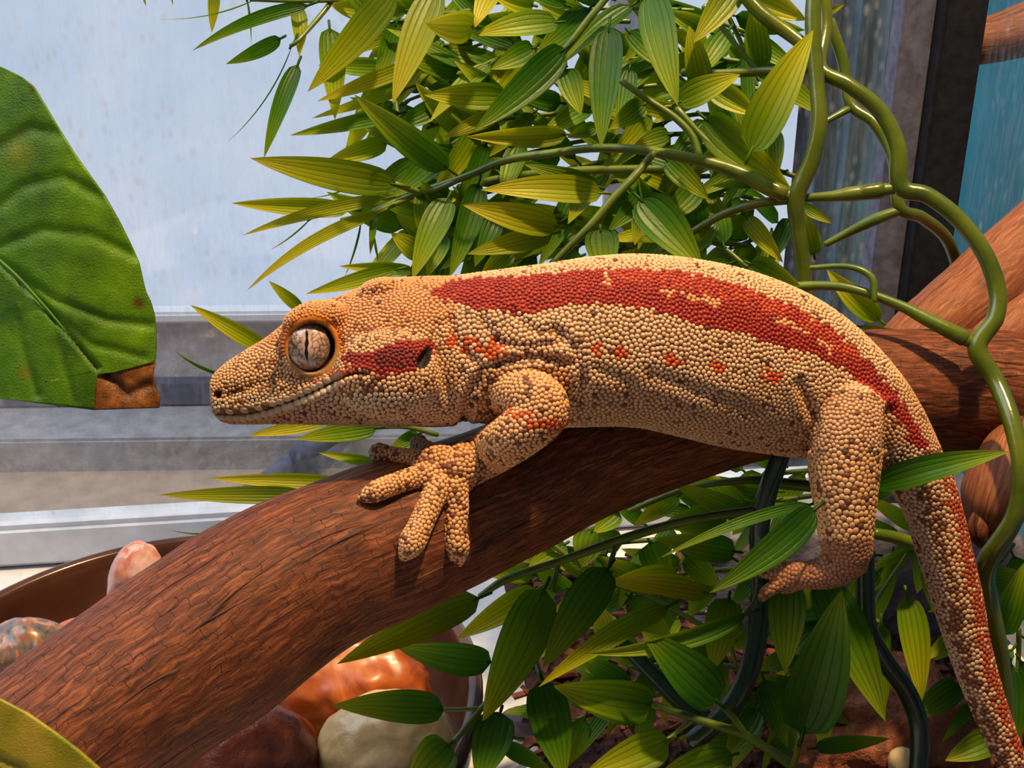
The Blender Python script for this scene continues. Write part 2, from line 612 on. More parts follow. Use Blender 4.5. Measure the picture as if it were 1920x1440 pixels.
M['soil'] = mat_soil()
nx, ny = 90, 90
gx = np.linspace(-0.004, 0.1125, nx); gy = np.linspace(0.02, 0.288, ny)
X, Y = np.meshgrid(gx, gy)
X = X + (Y - 0.29) * -math.tan(YAW)
Z = 0.0035 + 0.0016 * RNG.random(X.shape) + 0.0015 * np.sin(X * 160) * np.cos(Y * 130)
edge = np.minimum(1, np.minimum.reduce([np.arange(nx)[None, :] + 0 * Y, (nx - 1 - np.arange(nx))[None, :] + 0 * Y,
                                       np.arange(ny)[:, None] + 0 * X, (ny - 1 - np.arange(ny))[:, None] + 0 * X]) / 3.0)
Z = Z * edge + 0.0002
V = np.stack([X, Y, Z], -1).reshape(-1, 3)
soil = link('soil', np_mesh('soil', V, grid_faces(ny, nx, False)), M['soil'])
tag(soil, 'dark brown bark soil spread over the tank floor', 'soil', kind='stuff')
# loose bark chips
cv_, cf_ = [], []
kk = 0
for k in range(900):
    x = RNG.uniform(0.002, 0.105); y = RNG.uniform(0.08, 0.285)
    L_, w_, h_ = RNG.uniform(.0015, .005), RNG.uniform(.001, .0026), RNG.uniform(.0005, .0012)
    bx = np.array([[sx, sy, sz] for sz in (-1, 1) for sx, sy in ((-1, -1), (1, -1), (1, 1), (-1, 1))], float)
    bx = bx * np.array([L_, w_, h_]) * RNG.uniform(.7, 1.15, (8, 3)) * 0.5
    a1, a2, a3 = RNG.uniform(0, 6.28), RNG.normal(0, .35), RNG.normal(0, .35)
    Rz = np.array([[math.cos(a1), -math.sin(a1), 0], [math.sin(a1), math.cos(a1), 0], [0, 0, 1]])
    Rx = np.array([[1, 0, 0], [0, math.cos(a2), -math.sin(a2)], [0, math.sin(a2), math.cos(a2)]])
    cv_.append(bx @ Rx.T @ Rz.T + np.array([x, y, 0.0055]))
    cf_.append(np.array([[0, 3, 2, 1], [4, 5, 6, 7], [0, 1, 5, 4], [1, 2, 6, 5], [2, 3, 7, 6], [3, 0, 4, 7]]) + 8 * k)
M['chip'] = mat_plain('bark_chip', col(92, 50, 34), 0.8, 0.3, 0.4, 160)
chips = link('bark_chips', np_mesh('bark_chips', np.vstack(cv_), np.vstack(cf_), smooth=False), M['chip'])
tag(chips, 'loose reddish bark chips scattered over the soil', 'bark chips', kind='stuff')


def rock(name, c, r, mat, label=None, cat='stone', seed=0, rot=0.0, amp=0.08, freq=1.6, group=None, ico=5, tilt=0.0, sq=1.0):
    import bmesh
    from mathutils import noise as mn
    bm = bmesh.new()
    bmesh.ops.create_icosphere(bm, subdivisions=ico, radius=1.0)
    cz, sz = math.cos(rot), math.sin(rot)
    ct, stt = math.cos(tilt), math.sin(tilt)
    for v in bm.verts:
        p = v.co.copy()
        if sq != 1.0:
            p = Vector([math.copysign(abs(q) ** sq, q) for q in p])
        k = 1 + amp * mn.noise(p * freq + Vector((seed * 7.3, seed * 3.1, 0))) + amp * .4 * mn.noise(p * freq * 2.6 + Vector((0, seed * 5.0, 0)))
        x, y, z = p.x * r[0] * k, p.y * r[1] * k, p.z * r[2] * k
        x, z = x * ct - z * stt, x * stt + z * ct
        v.co = Vector((c[0] + x * cz - y * sz, c[1] + x * sz + y * cz, c[2] + z))
    for f in bm.faces: f.smooth = True
    me = bpy.data.meshes.new(name)
    bm.to_mesh(me); bm.free()
    o = link(name, me, mat)
    if label: tag(o, label, cat, group)
    return o


def mat_stone(name, stops, scale=120.0, rough=0.25, coat=0.4, dist=1.2, bump=0.0):
    t = NT(name)
    co = t.coord()
    f = t.noise(co, scale, 6, 0.62, dist)
    f2 = t.noise(co, scale * 6, 3, 0.6)
    f = t.math('ADD', t.math('MULTIPLY', f, 0.86), t.math('MULTIPLY', f2, 0.14))
    c = t.ramp(f, stops)
    nrm = t.bump(f2, bump, 0.7) if bump else None
    return t.done(t.bsdf(c, rough, 0.5, nrm, coat=coat, coat_rough=0.15))


# ------------------------------------------------------------------ water bowl and its stones
BC = np.array([-0.0634, 0.1908, 0.0320])
BR = 0.0566
prof = [(0.0, 0.004), (0.60, 0.004), (0.80, 0.009), (0.92, 0.020), (0.965, 0.0300), (0.985, 0.0316), (1.0, 0.0318), (1.02, 0.0306), (1.015, 0.027), (0.93, 0.006), (0.88, 0.0006), (0.0, 0.0006)]
zk = BC[2] / 0.0318
seg = 96
pr = catmull(np.array(prof), 3)
th = np.linspace(0, 2 * math.pi, seg, endpoint=False)
V = np.array([[BC[0] + BR * max(r, 1e-4) * math.cos(a), BC[1] + BR * max(r, 1e-4) * math.sin(a), z * zk] for r, z in pr for a in th])
t = NT('brown_glaze')
M['bowl'] = t.done(t.bsdf(t.ramp(t.noise(t.coord(), 70, 4), [(0.3, col(58, 32, 24)), (0.7, col(88, 52, 38))]), 0.22, 0.5, None, coat=0.5, coat_rough=0.08))
bowl = link('water_bowl', np_mesh('water_bowl', V, grid_faces(len(pr), seg, True)), M['bowl'])
tag(bowl, 'round brown glazed bowl full of polished stones under the branch', 'bowl')

M['st_rose'] = mat_stone('rose_stone', [(0.3, col(120, 52, 26)), (0.47, col(196, 120, 92)), (0.62, col(226, 190, 186)), (0.75, col(240, 220, 222))], 60, 0.2, 0.6)
M['st_grey'] = mat_stone('speckled_stone', [(0.30, col(30, 28, 28)), (0.46, col(96, 92, 88)), (0.54, col(150, 92, 56)), (0.60, col(186, 130, 90)), (0.70, col(126, 124, 120))], 170, 0.3, 0.4, 2.0)
M['st_orange'] = mat_stone('orange_stone', [(0.3, col(90, 36, 12)), (0.5, col(164, 78, 28)), (0.7, col(196, 118, 56))], 70, 0.38, 0.15)
M['st_red'] = mat_stone('red_brown_stone', [(0.3, col(86, 34, 20)), (0.5, col(132, 60, 36)), (0.72, col(168, 92, 60))], 110, 0.3, 0.4, 1.0, 0.0004)
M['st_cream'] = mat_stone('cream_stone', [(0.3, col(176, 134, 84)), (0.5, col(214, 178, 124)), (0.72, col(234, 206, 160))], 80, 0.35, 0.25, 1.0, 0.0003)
s = 0.235 / FOC
GRP = 'polished stones in the water bowl'


def stone_px(name, px, py, d, rx, ry, rz, mat, label, seed, **kw):
    k = d / FOC
    rock(name, P(px, py, d), (rx * k, rz * k, ry * k), mat, label, 'stone', seed, group=GRP, **kw)


stone_px('stone', 254, 1098, 0.240, 52, 92, 48, M['st_rose'], 'upright rose pink and rust stone leaning on the bowl wall', 1, tilt=-0.22)
stone_px('stone', 52, 1236, 0.212, 84, 84, 72, M['st_grey'], 'round grey and orange speckled stone at the bowl edge', 2)
stone_px('stone', 165, 1205, 0.238, 80, 44, 60, M['st_orange'], 'low amber stone lying between the rose and the speckled stones', 3)
stone_px('stone', 664, 1288, 0.243, 148, 112, 110, M['st_orange'], 'large orange brown stone lying behind the cream stone', 4, amp=0.12)
stone_px('stone', 476, 1432, 0.225, 130, 122, 110, M['st_red'], 'dull red brown stone with a bright glint below the branch', 5, amp=0.12, freq=1.3)
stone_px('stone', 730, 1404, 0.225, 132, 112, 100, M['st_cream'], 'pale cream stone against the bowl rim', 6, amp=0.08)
stone_px('stone', 330, 1330, 0.250, 130, 80, 100, M['st_red'], 'dark red stone wedged under the branch in the bowl', 7)
stone_px('stone', 560, 1180, 0.262, 110, 70, 80, M['st_grey'], 'grey stone behind the branch in the bowl', 8)

# ground rocks behind the lower leaves
M['rk_grey'] = mat_stone('grey_slate', [(0.3, col(62, 58, 68)), (0.5, col(104, 98, 112)), (0.72, col(138, 130, 148))], 40, 0.6, 0.0, 3.0, 0.001)
M['rk_bark'] = mat_stone('cork_rock', [(0.3, col(40, 18, 10)), (0.46, col(126, 66, 38)), (0.7, col(176, 102, 66))], 90, 0.7, 0.0, 1.5, 0.0015)
rock('slate_block', P(1600, 1090, 0.300), (0.040, 0.010, 0.020), M['rk_grey'], 'grey slate block standing behind the gecko foot', 'rock', 11, amp=.1, sq=0.6)
rock('cork_bark', P(1640, 1370, 0.262), (0.026, 0.018, 0.014), M['rk_bark'], 'reddish cork bark lump on the soil beside the dark vine', 'bark', 12, amp=.25, freq=2.4)
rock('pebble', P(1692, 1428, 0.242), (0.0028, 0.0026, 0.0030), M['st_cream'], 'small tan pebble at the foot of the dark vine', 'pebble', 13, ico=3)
rock('slate_shard', P(985, 1352, 0.272), (0.006, 0.004, 0.003), M['rk_grey'], 'small grey rock beside the bowl rim on the soil', 'rock', 14, ico=4)

# ------------------------------------------------------------------ driftwood
def wood_limb(name, pts, mat, parent, seg=72, sub=14, amp=0.05, seed=0.0, world_pre=None, world_post=None):
    from mathutils import noise as mn
    path, rad = px_path(pts, sub)
    if world_pre:
        pp = catmull(np.array([list(p) for p in world_pre] + [[*path[0], rad[0]], [*path[sub], rad[sub]]]), sub)[:-sub - 1]
        path = np.vstack([pp[:, :3], path]); rad = np.concatenate([pp[:, 3], rad])
    V, F, uv = tube_arrays(path, rad, seg)
    cen = np.repeat(np.vstack([path[:1], path[:1], path, path[-1:], path[-1:]]), seg, axis=0)
    r = V[:len(cen)] - cen
    for i in range(len(cen)):
        u, v = uv[i]
        ang = (i % seg) / seg * 2 * math.pi
        q = Vector((u * 45, math.cos(ang) * 1.1, math.sin(ang) * 1.1 + seed))
        k = amp * mn.noise(q) + amp * .35 * mn.noise(q * 3.1)
        q2 = Vector((u * 60, math.cos(ang) * 7, math.sin(ang) * 7 + seed))
        k += amp * .16 * mn.noise(q2)
        r[i] *= 1 + k
    V[:len(cen)] = cen + r
    return link(name, np_mesh(name, V, F, uv), mat, parent)


drift = empty('driftwood', P(900, 1050, 0.195), 'cracked brown driftwood branch carrying the gecko, rising past the bowl', 'branch')
BR_PTS = [(20, 1470, .160, 176), (205, 1325, .168, 172), (415, 1180, .176, 172), (575, 1077, .182, 160), (750, 1003, .188, 150), (949, 922, .197, 134),
          (1135, 833, .2045, 124), (1385, 757, .213, 112), (1580, 735, .221, 112), (1750, 735, .227, 118), (1900, 752, .232, 130), (1985, 765, .235, 120)]
wood_limb('trunk', BR_PTS, M['wood'], drift, world_pre=[(-0.20, 0.08, 0.012, .011), (-0.15, 0.10, 0.032, .0118), (-0.105, 0.118, 0.052, .0122)])
wood_limb('limb', [(1680, 690, .236, 70), (1770, 610, .240, 78), (1860, 535, .243, 80), (1960, 450, .246, 84), (1985, 425, .247, 80)], M['wood_smooth'], drift, seg=40, sub=8, amp=.10, seed=4)
wood_limb('limb', [(1790, 760, .240, 130), (1880, 660, .245, 135), (1960, 600, .247, 125), (1985, 590, .248, 110)], M['wood_smooth'], drift, seg=40, sub=8, amp=.10, seed=9)
wood_limb('knob', [(1915, 800, .224, 50), (1890, 875, .2165, 64), (1868, 935, .2145, 66), (1852, 980, .2150, 44)], M['wood_smooth'], drift, seg=36, sub=7, amp=.14, seed=2)
wood_limb('splinter', [(1840, 955, .2130, 16), (1832, 995, .2125, 22), (1842, 1022, .2125, 10)], M['wood'], drift, seg=20, sub=6, amp=.5, seed=3)
# wood seen beyond the post
far = empty('far_branch', P(1900, 60, 0.33), 'blurred red brown branch beyond the dark tank post', 'branch')
wood_limb('limb', [(1790, 88, .34, 38), (1870, 70, .34, 44), (1960, 45, .34, 52), (2080, 20, .34, 52)], M['wood_smooth'], far, seg=32, sub=8, amp=.08, seed=6)

# ------------------------------------------------------------------ the gecko
# built in camera-aligned units (1 unit = 1 pixel at 0.20 m), then turned into world metres
D0 = 0.20
S = D0 / FOC


def G(px, py, d):
    return np.array([(px - 960.0) * d / D0, -(py - 720.0) * d / D0, d / S])


def g_world(v):
    v = np.asarray(v, float) * S
    return CAM + v[:, 0:1] * CR + v[:, 1:2] * CU + v[:, 2:3] * CF


def g_px(v):
    z = v[:, 2] * S
    return 960.0 + v[:, 0] * D0 / z, 720.0 - v[:, 1] * D0 / z


RINGS = [  # top x, y, bottom x, y, half width, depth
    (396, 722, 399, 757, 14, .1840), (401, 704, 408, 781, 31, .1842), (425, 681, 430, 791, 43, .1845), (460, 658, 465, 794, 53, .1848),
    (500, 634, 505, 794, 62, .1850), (535, 606, 545, 794, 70, .1852), (565, 582, 590, 795, 80, .1853), (610, 566, 635, 796, 92, .1855),
    (655, 548, 680, 797, 104, .1856), (700, 530, 725, 798, 114, .1857), (730, 524, 770, 798, 118, .1858), (762, 521, 805, 800, 115, .1858),
    (805, 519, 840, 798, 106, .1860), (850, 518, 870, 788, 98, .1860), (900, 512, 910, 793, 98, .1861), (960, 504, 965, 800, 104, .1862),
    (1030, 495, 1030, 801, 110, .1868), (1110, 483, 1110, 799, 117, .1878), (1200, 478, 1190, 800, 121, .1890), (1300, 487, 1270, 817, 121, .1905),
    (1400, 508, 1350, 836, 116, .1925), (1490, 541, 1420, 848, 108, .1945), (1560, 580, 1480, 856, 100, .1960), (1625, 634, 1528, 860, 92, .1972),
    (1685, 702, 1580, 875, 84, .1982), (1725, 765, 1630, 893, 74, .1990), (1758, 835, 1660, 910, 64, .1996), (1780, 885, 1682, 935, 57, .2000),
    (1800, 950, 1702, 972, 51, .2003), (1824, 1049, 1727, 1054, 47, .2008), (1840, 1120, 1750, 1128, 43, .2012), (1853, 1197, 1774, 1205, 38, .2016),
    (1870, 1265, 1800, 1278, 34, .2020), (1890, 1330, 1830, 1348, 28, .2024), (1915, 1400, 1864, 1422, 24, .2028), (1950, 1480, 1908, 1502, 18, .2032),
    (1985, 1550, 1962, 1568, 9, .2036)]
RG = np.array(RINGS, float)


def mid_depth(px):
    return np.interp(px, RG[:30, 0], RG[:30, 5])


def loft_main():
    q = catmull(RG, 5)
    seg = 56
    th = np.linspace(0, 2 * math.pi, seg, endpoint=False)
    V = []
    for r in q:
        T = G(r[0], r[1], r[5]); B = G(r[2], r[3], r[5])
        c = (T + B) / 2; hv = (T - B) / 2
        w = r[4] * r[5] / D0
        headk = np.interp(r[0], [380, 450, 700, 850, 900], [0.05, .18, .20, .10, .04])
        lat = np.sign(np.sin(th)) * np.abs(np.sin(th)) ** 0.9 * (1 - headk * np.cos(th))
        V.append(c + np.cos(th)[:, None] * hv + (lat * w)[:, None] * np.array([0, 0, 1.0]))
    n = len(q)
    V = np.vstack(V)
    ca = V[:seg].mean(0); cb = V[-seg:].mean(0)
    V = np.vstack([V, ca, cb])
    i = np.arange(seg); j = (i + 1) % seg
    F = [grid_faces(n, seg, True), np.stack([np.full(seg, n * seg), j, i], -1), np.stack([np.full(seg, n * seg + 1), (n - 1) * seg + i, (n - 1) * seg + j], -1)]
    return V, F


def g_tube(pts, seg=20, sub=6):
    s_ = catmull(np.asarray(pts, float), sub)
    path = np.array([G(a[0], a[1], a[2]) for a in s_])
    V, F, _ = tube_arrays(path, s_[:, 3] * s_[:, 2] / D0, seg)
    return V, F


def g_ball(px, py, d, rx, ry, rz, rot=0.0, nr=14, nc=24):
    c = G(px, py, d)
    th = np.linspace(0, math.pi, nr + 2)[1:-1]
    ph = np.linspace(0, 2 * math.pi, nc, endpoint=False)
    V = np.array([[math.sin(t) * math.cos(p), math.sin(t) * math.sin(p), math.cos(t)] for t in th for p in ph])
    V = np.vstack([V, [0, 0, 1], [0, 0, -1]]) * np.array([rx, ry, rz])
    cr, sr = math.cos(rot), math.sin(rot)
    V = np.stack([V[:, 0] * cr - V[:, 1] * sr, V[:, 0] * sr + V[:, 1] * cr, V[:, 2]], -1)
    i = np.arange(nc); j = (i + 1) % nc
    F = [grid_faces(nr, nc, True), np.stack([np.full(nc, nr * nc), j, i], -1), np.stack([np.full(nc, nr * nc + 1), (nr - 1) * nc + i, (nr - 1) * nc + j], -1)]
    return V + c, F


_br = catmull(np.array(BR_PTS, float), 14)


def wood_front(px, py):
    """depth of the front of the branch at a pixel"""
    q = np.hypot(_br[:, 0] - px, _br[:, 1] - py)
    k = int(np.argmin(q))
    r_, d_ = _br[k, 3] * 1.03, _br[k, 2]
    return d_ - math.sqrt(max(r_ * r_ - q[k] ** 2, (r_ * .15) ** 2)) * d_ / FOC


def toe(pts):
    return g_tube([(x, y, min(wood_front(x, y), .196) - r * .62 * S, r) for x, y, r in pts], 14)


parts = [loft_main()]
# near forelimb: shoulder, elbow, forearm, wrist
parts.append(g_tube([(955, 735, .1815, 46), (985, 742, .1785, 50), (1012, 757, .1768, 52), (1010, 780, .1762, 50), (965, 818, .1772, 46),
                     (915, 850, wood_front(915, 850) - 30 * S, 43), (872, 872, wood_front(872, 872) - 24 * S, 42), (842, 884, wood_front(842, 884) - 18 * S, 38)]))
parts.append(g_ball(832, 886, wood_front(832, 886) - 14 * S, 56, 46, 22, -0.3))
# five toes on the wood
parts.append(toe([(826, 862, 20), (800, 842, 16), (780, 832, 12), (792, 826, 11)]))
parts.append(toe([(820, 868, 22), (775, 859, 17), (738, 853, 15), (712, 849, 18), (703, 850, 15)]))
parts.append(toe([(815, 888, 26), (772, 897, 21), (735, 909, 20), (704, 922, 20), (686, 930, 14), (676, 934, 8)]))
parts.append(toe([(826, 905, 26), (806, 945, 23), (788, 985, 23), (772, 1018, 25), (762, 1036, 17), (756, 1046, 9)]))
parts.append(toe([(850, 905, 26), (856, 950, 22), (853, 988, 21), (856, 1022, 23), (858, 1044, 17), (860, 1056, 9)]))
# near hind limb
parts.append(g_tube([(1592, 760, .1925, 70), (1585, 815, .1905, 72), (1583, 880, .1898, 66), (1584, 940, .1896, 58), (1586, 1000, .1898, 50), (1592, 1042, .1904, 44)], 24))
parts.append(g_tube([(1592, 1040, .1905, 44), (1560, 1068, .1912, 34), (1520, 1078, .1920, 27), (1488, 1080, .1926, 24)], 20))
parts.append(g_tube([(1495, 1076, .1926, 18), (1462, 1062, .1934, 13), (1425, 1060, .1940, 10)], 12))
parts.append(g_tube([(1495, 1080, .1924, 18), (1460, 1078, .1928, 13), (1420, 1072, .1932, 9)], 12))
parts.append(g_tube([(1495, 1085, .1922, 18), (1465, 1094, .1924, 13), (1440, 1108, .1928, 12), (1428, 1122, .1932, 8)], 12))
parts.append(g_tube([(1500, 1088, .1924, 16), (1480, 1100, .1934, 12), (1455, 1104, .1944, 9)], 12))
# far limbs (over the back of the branch)
parts.append(g_tube([(960, 735, .194, 44), (990, 745, .203, 44), (985, 770, .211, 38), (960, 800, .2125, 32)]))
parts.append(g_tube([(1600, 760, .204, 60), (1590, 780, .211, 50), (1560, 800, .216, 40)]))
# head relief: brow, nape bumps, jaw muscle, eyelid ring (both sides)
EYE = (585.0, 650.0)
for sgn in (-1, 1):
    dm = .1853
    parts.append(g_ball(592, 602, dm + sgn * 52 * S, 58, 34, 44, 0.25))
    parts.append(g_ball(716, 546, dm + sgn * 18 * S, 40, 23, 38, 0.16))
    parts.append(g_ball(730, 700, dm + sgn * 82 * S, 92, 78, 46, 0.1))
    parts.append(g_ball(470, 715, dm + sgn * 32 * S, 62, 34, 24, 0.45))
    ring = [(EYE[0] + 46 * math.cos(a) - 2 * math.sin(a), EYE[1] + 51 * math.sin(a), dm + sgn * (77 + 3 * math.cos(a)) * S, 8 + 2.5 * max(0, -math.sin(a))) for a in np.linspace(0, 2 * math.pi, 25)]
    parts.append(g_tube(ring, 12, 3))

vv, ff, off = [], [], 0
for v, f in parts:
    vv.append(v)
    ff += [np.asarray(x) + off for x in f]
    off += len(v)
quads = [x for x in ff if x.shape[1] == 4]
tris = [x for x in ff if x.shape[1] == 3]
raw = np_mesh('gecko_raw', np.vstack(vv), [np.vstack(quads), np.vstack(tris)])
tmp = bpy.data.objects.new('gecko_raw', raw)
COL.objects.link(tmp)
md = tmp.modifiers.new('r', 'REMESH'); md.mode = 'VOXEL'; md.voxel_size = 2.6
sm = tmp.modifiers.new('s', 'SMOOTH'); sm.factor = 0.5; sm.iterations = 9
dg = bpy.context.evaluated_depsgraph_get()
ev = tmp.evaluated_get(dg)
em = ev.to_mesh()
nv = len(em.vertices)
gv = np.empty(nv * 3, np.float32); em.vertices.foreach_get('co', gv); gv = gv.reshape(-1, 3).astype(float)
gl = np.empty(len(em.loops), np.int32); em.loops.foreach_get('vertex_index', gl)
gs = np.empty(len(em.polygons), np.int32); em.polygons.foreach_get('loop_total', gs)
gst = np.empty(len(em.polygons), np.int32); em.polygons.foreach_get('loop_start', gst)
gq = np.stack([gl[gst[gs == 4] + k] for k in range(4)], -1)
gt = np.stack([gl[gst[gs == 3] + k] for k in range(3)], -1) if (gs == 3).any() else np.zeros((0, 3), np.int32)
ev.to_mesh_clear()
bpy.data.objects.remove(tmp)
bpy.data.meshes.remove(raw)


def normals_of(v):
    n_ = np.zeros_like(v)
    fn = np.cross(v[gq[:, 2]] - v[gq[:, 0]], v[gq[:, 3]] - v[gq[:, 1]])
    for k in range(4):
        for c in range(3):
            n_[:, c] += np.bincount(gq[:, k], fn[:, c], len(v))
    n_ /= np.linalg.norm(n_, axis=1)[:, None] + 1e-12
    return n_


def seg_dist(x, y, line):
    """distance to polyline, and position along it (0..1)"""
    best = np.full(len(x), 1e9); tt = np.zeros(len(x))
    L_ = np.array(line, float)
    m = len(L_) - 1
    for k in range(m):
        a_, b_ = L_[k], L_[k + 1]
        ab = b_ - a_
        t_ = np.clip(((x - a_[0]) * ab[0] + (y - a_[1]) * ab[1]) / (ab @ ab), 0, 1)
        dd = np.hypot(x - a_[0] - t_ * ab[0], y - a_[1] - t_ * ab[1])
        hit = dd < best
        best[hit] = dd[hit]
        tt[hit] = ((k + t_) / m)[hit]
    return best, tt


def inside(x, y, poly):
    r = np.zeros(len(x), bool)
    p = np.array(poly, float)
    j = len(p) - 1
    for i in range(len(p)):
        c = ((p[i, 1] > y) != (p[j, 1] > y)) & (x < (p[j, 0] - p[i, 0]) * (y - p[i, 1]) / (p[j, 1] - p[i, 1] + 1e-9) + p[i, 0])
        r ^= c
        j = i
    return r


MOUTH = [(409, 777), (432, 778), (470, 775), (500, 768), (530, 758), (560, 747), (585, 736), (610, 724), (636, 711), (655, 702), (672, 699), (690, 702)]
gn = normals_of(gv)
gx_, gy_ = g_px(gv)
side = np.abs(gn[:, 2])
dmid = mid_depth(gx_) / S
lat = gv[:, 2] - dmid                          # <0 on the near side
trunk = np.ones(nv)                            # 1 on the head and body, 0 on limbs
ARM = [(905, 690), (1075, 690), (1085, 800), (960, 905), (870, 940), (890, 1075), (740, 1075), (745, 985), (660, 960), (660, 900), (690, 830), (830, 800), (890, 800)]
arm_m = inside(gx_, gy_, ARM) & (gv[:, 2] * S < .1850)
leg_m = (gx_ > 1395) & (gx_ < 1665) & (gy_ > 845) & (gv[:, 2] * S < .1965)
disp = np.zeros(nv)
md_, mt = seg_dist(gx_, gy_, MOUTH)
hd = gx_ < 860
disp -= np.where(hd, 4.5 * np.exp(-(md_ / 2.8) ** 2) * np.clip(side * 1.6, 0, 1) * np.interp(mt, [0, .1, .85, 1], [.5, 1, 1, .2]), 0)
disp += np.where(hd, 2.5 * np.exp(-((md_ - 11) / 6) ** 2), 0)
ear = np.hypot((gx_ - 797 + (gy_ - 672) * .35) / 13, (gy_ - 672) / 23)
disp -= np.where(~arm_m, 15 * np.exp(-(ear / 0.9) ** 4) * np.clip(side * 1.5, 0, 1), 0)
nos = np.hypot(gx_ - 407, gy_ - 740)
disp -= np.where(hd, 9 * np.exp(-(nos / 6.5) ** 2) * np.clip(side * 1.5, 0, 1), 0)
FOLDS = [([(868, 795), (876, 745), (900, 702), (950, 676), (1015, 668), (1068, 682)], 9, 8), ([(845, 600), (862, 650), (905, 690)], 5, 8),
         ([(905, 600), (930, 640), (985, 655), (1050, 640)], 5, 8), ([(1040, 615), (1075, 650), (1092, 700), (1085, 760)], 6, 9),
         ([(1120, 690), (1180, 715), (1190, 770)], 3, 10), ([(960, 585), (1000, 620), (1060, 625)], 3.5, 7), ([(820, 610), (830, 700), (850, 760)], 4, 9),
         ([(1500, 720), (1530, 790), (1512, 848)], 6, 10), ([(1668, 770), (1662, 840), (1655, 890)], 8, 9), ([(1220, 700), (1330, 740), (1420, 770)], 3, 12)]
for line, dep, sg in FOLDS:
    q_, _ = seg_dist(gx_, gy_, line)
    disp -= np.where(~arm_m & ~leg_m & (lat < 0), dep * np.exp(-(q_ / sg) ** 2) - 0.35 * dep * np.exp(-((q_ - 2.2 * sg) / sg) ** 2), 0)
# the hollow in front of the eye and the canthal ridge
q_, _ = seg_dist(gx_, gy_, [(430, 742), (480, 722), (528, 705)])
disp -= np.where(hd, 4 * np.exp(-(q_ / 9) ** 2) * side, 0)
er = np.hypot((gx_ - EYE[0]) / 43, (gy_ - EYE[1]) / 48)
disp -= np.where(hd, 22 * np.exp(-(er / .85) ** 6) * np.clip(side * 1.5, 0, 1), 0)
gv2 = gv + gn * disp[:, None]
gn2 = normals_of(gv2)

# --- colour of the skin, in the gecko's own layout seen from its side
CREAM = lin((208, 166, 124)); TAN = lin((196, 150, 104)); RED = lin((136, 22, 12)); ORANGE = lin((200, 82, 24)); BROWN = lin((92, 50, 26)); DEEP = lin((92, 16, 10))
RED_UP = [(798, 548), (850, 526), (950, 519), (1050, 511), (1100, 507), (1200, 503), (1300, 514), (1400, 540), (1500, 578), (1560, 615), (1620, 668), (1680, 735), (1720, 800), (1748, 850), (1772, 890)]
RED_LO = [(806, 552), (850, 567), (900, 580), (960, 588), (1020, 583), (1060, 572), (1120, 570), (1200, 576), (1260, 590), (1300, 605), (1350, 616), (1400, 626), (1470, 652), (1520, 660), (1580, 692), (1640, 735), (1685, 785), (1712, 840), (1745, 890)]
BAND = RED_UP + RED_LO[::-1]
CHEEK = [(634, 670), (655, 664), (700, 657), (735, 643), (765, 636), (816, 640), (818, 655), (806, 668), (790, 688), (770, 694), (745, 706), (712, 704), (682, 694), (652, 686)]
SPOTS = [(845, 638, 10, 16), (884, 648, 16, 16), (926, 658, 20, 20), (759, 587, 5, 9), (1122, 652, 12, 10), (1166, 663, 15, 11), (1262, 674, 17, 11), (1346, 688, 16, 11), (1446, 707, 22, 12),
         (858, 560, 6, 5), (1500, 668, 14, 7), (1535, 560, 1, 1)]
ARMSPOTS = [(975, 775, 30, 10), (1010, 795, 28, 10), (1045, 800, 14, 16)]
from mathutils import noise as MN


def n3(pts, f, seed=0.0):
    return np.array([MN.noise(Vector((p[0] * f, p[1] * f + seed, p[2] * f))) for p in pts])


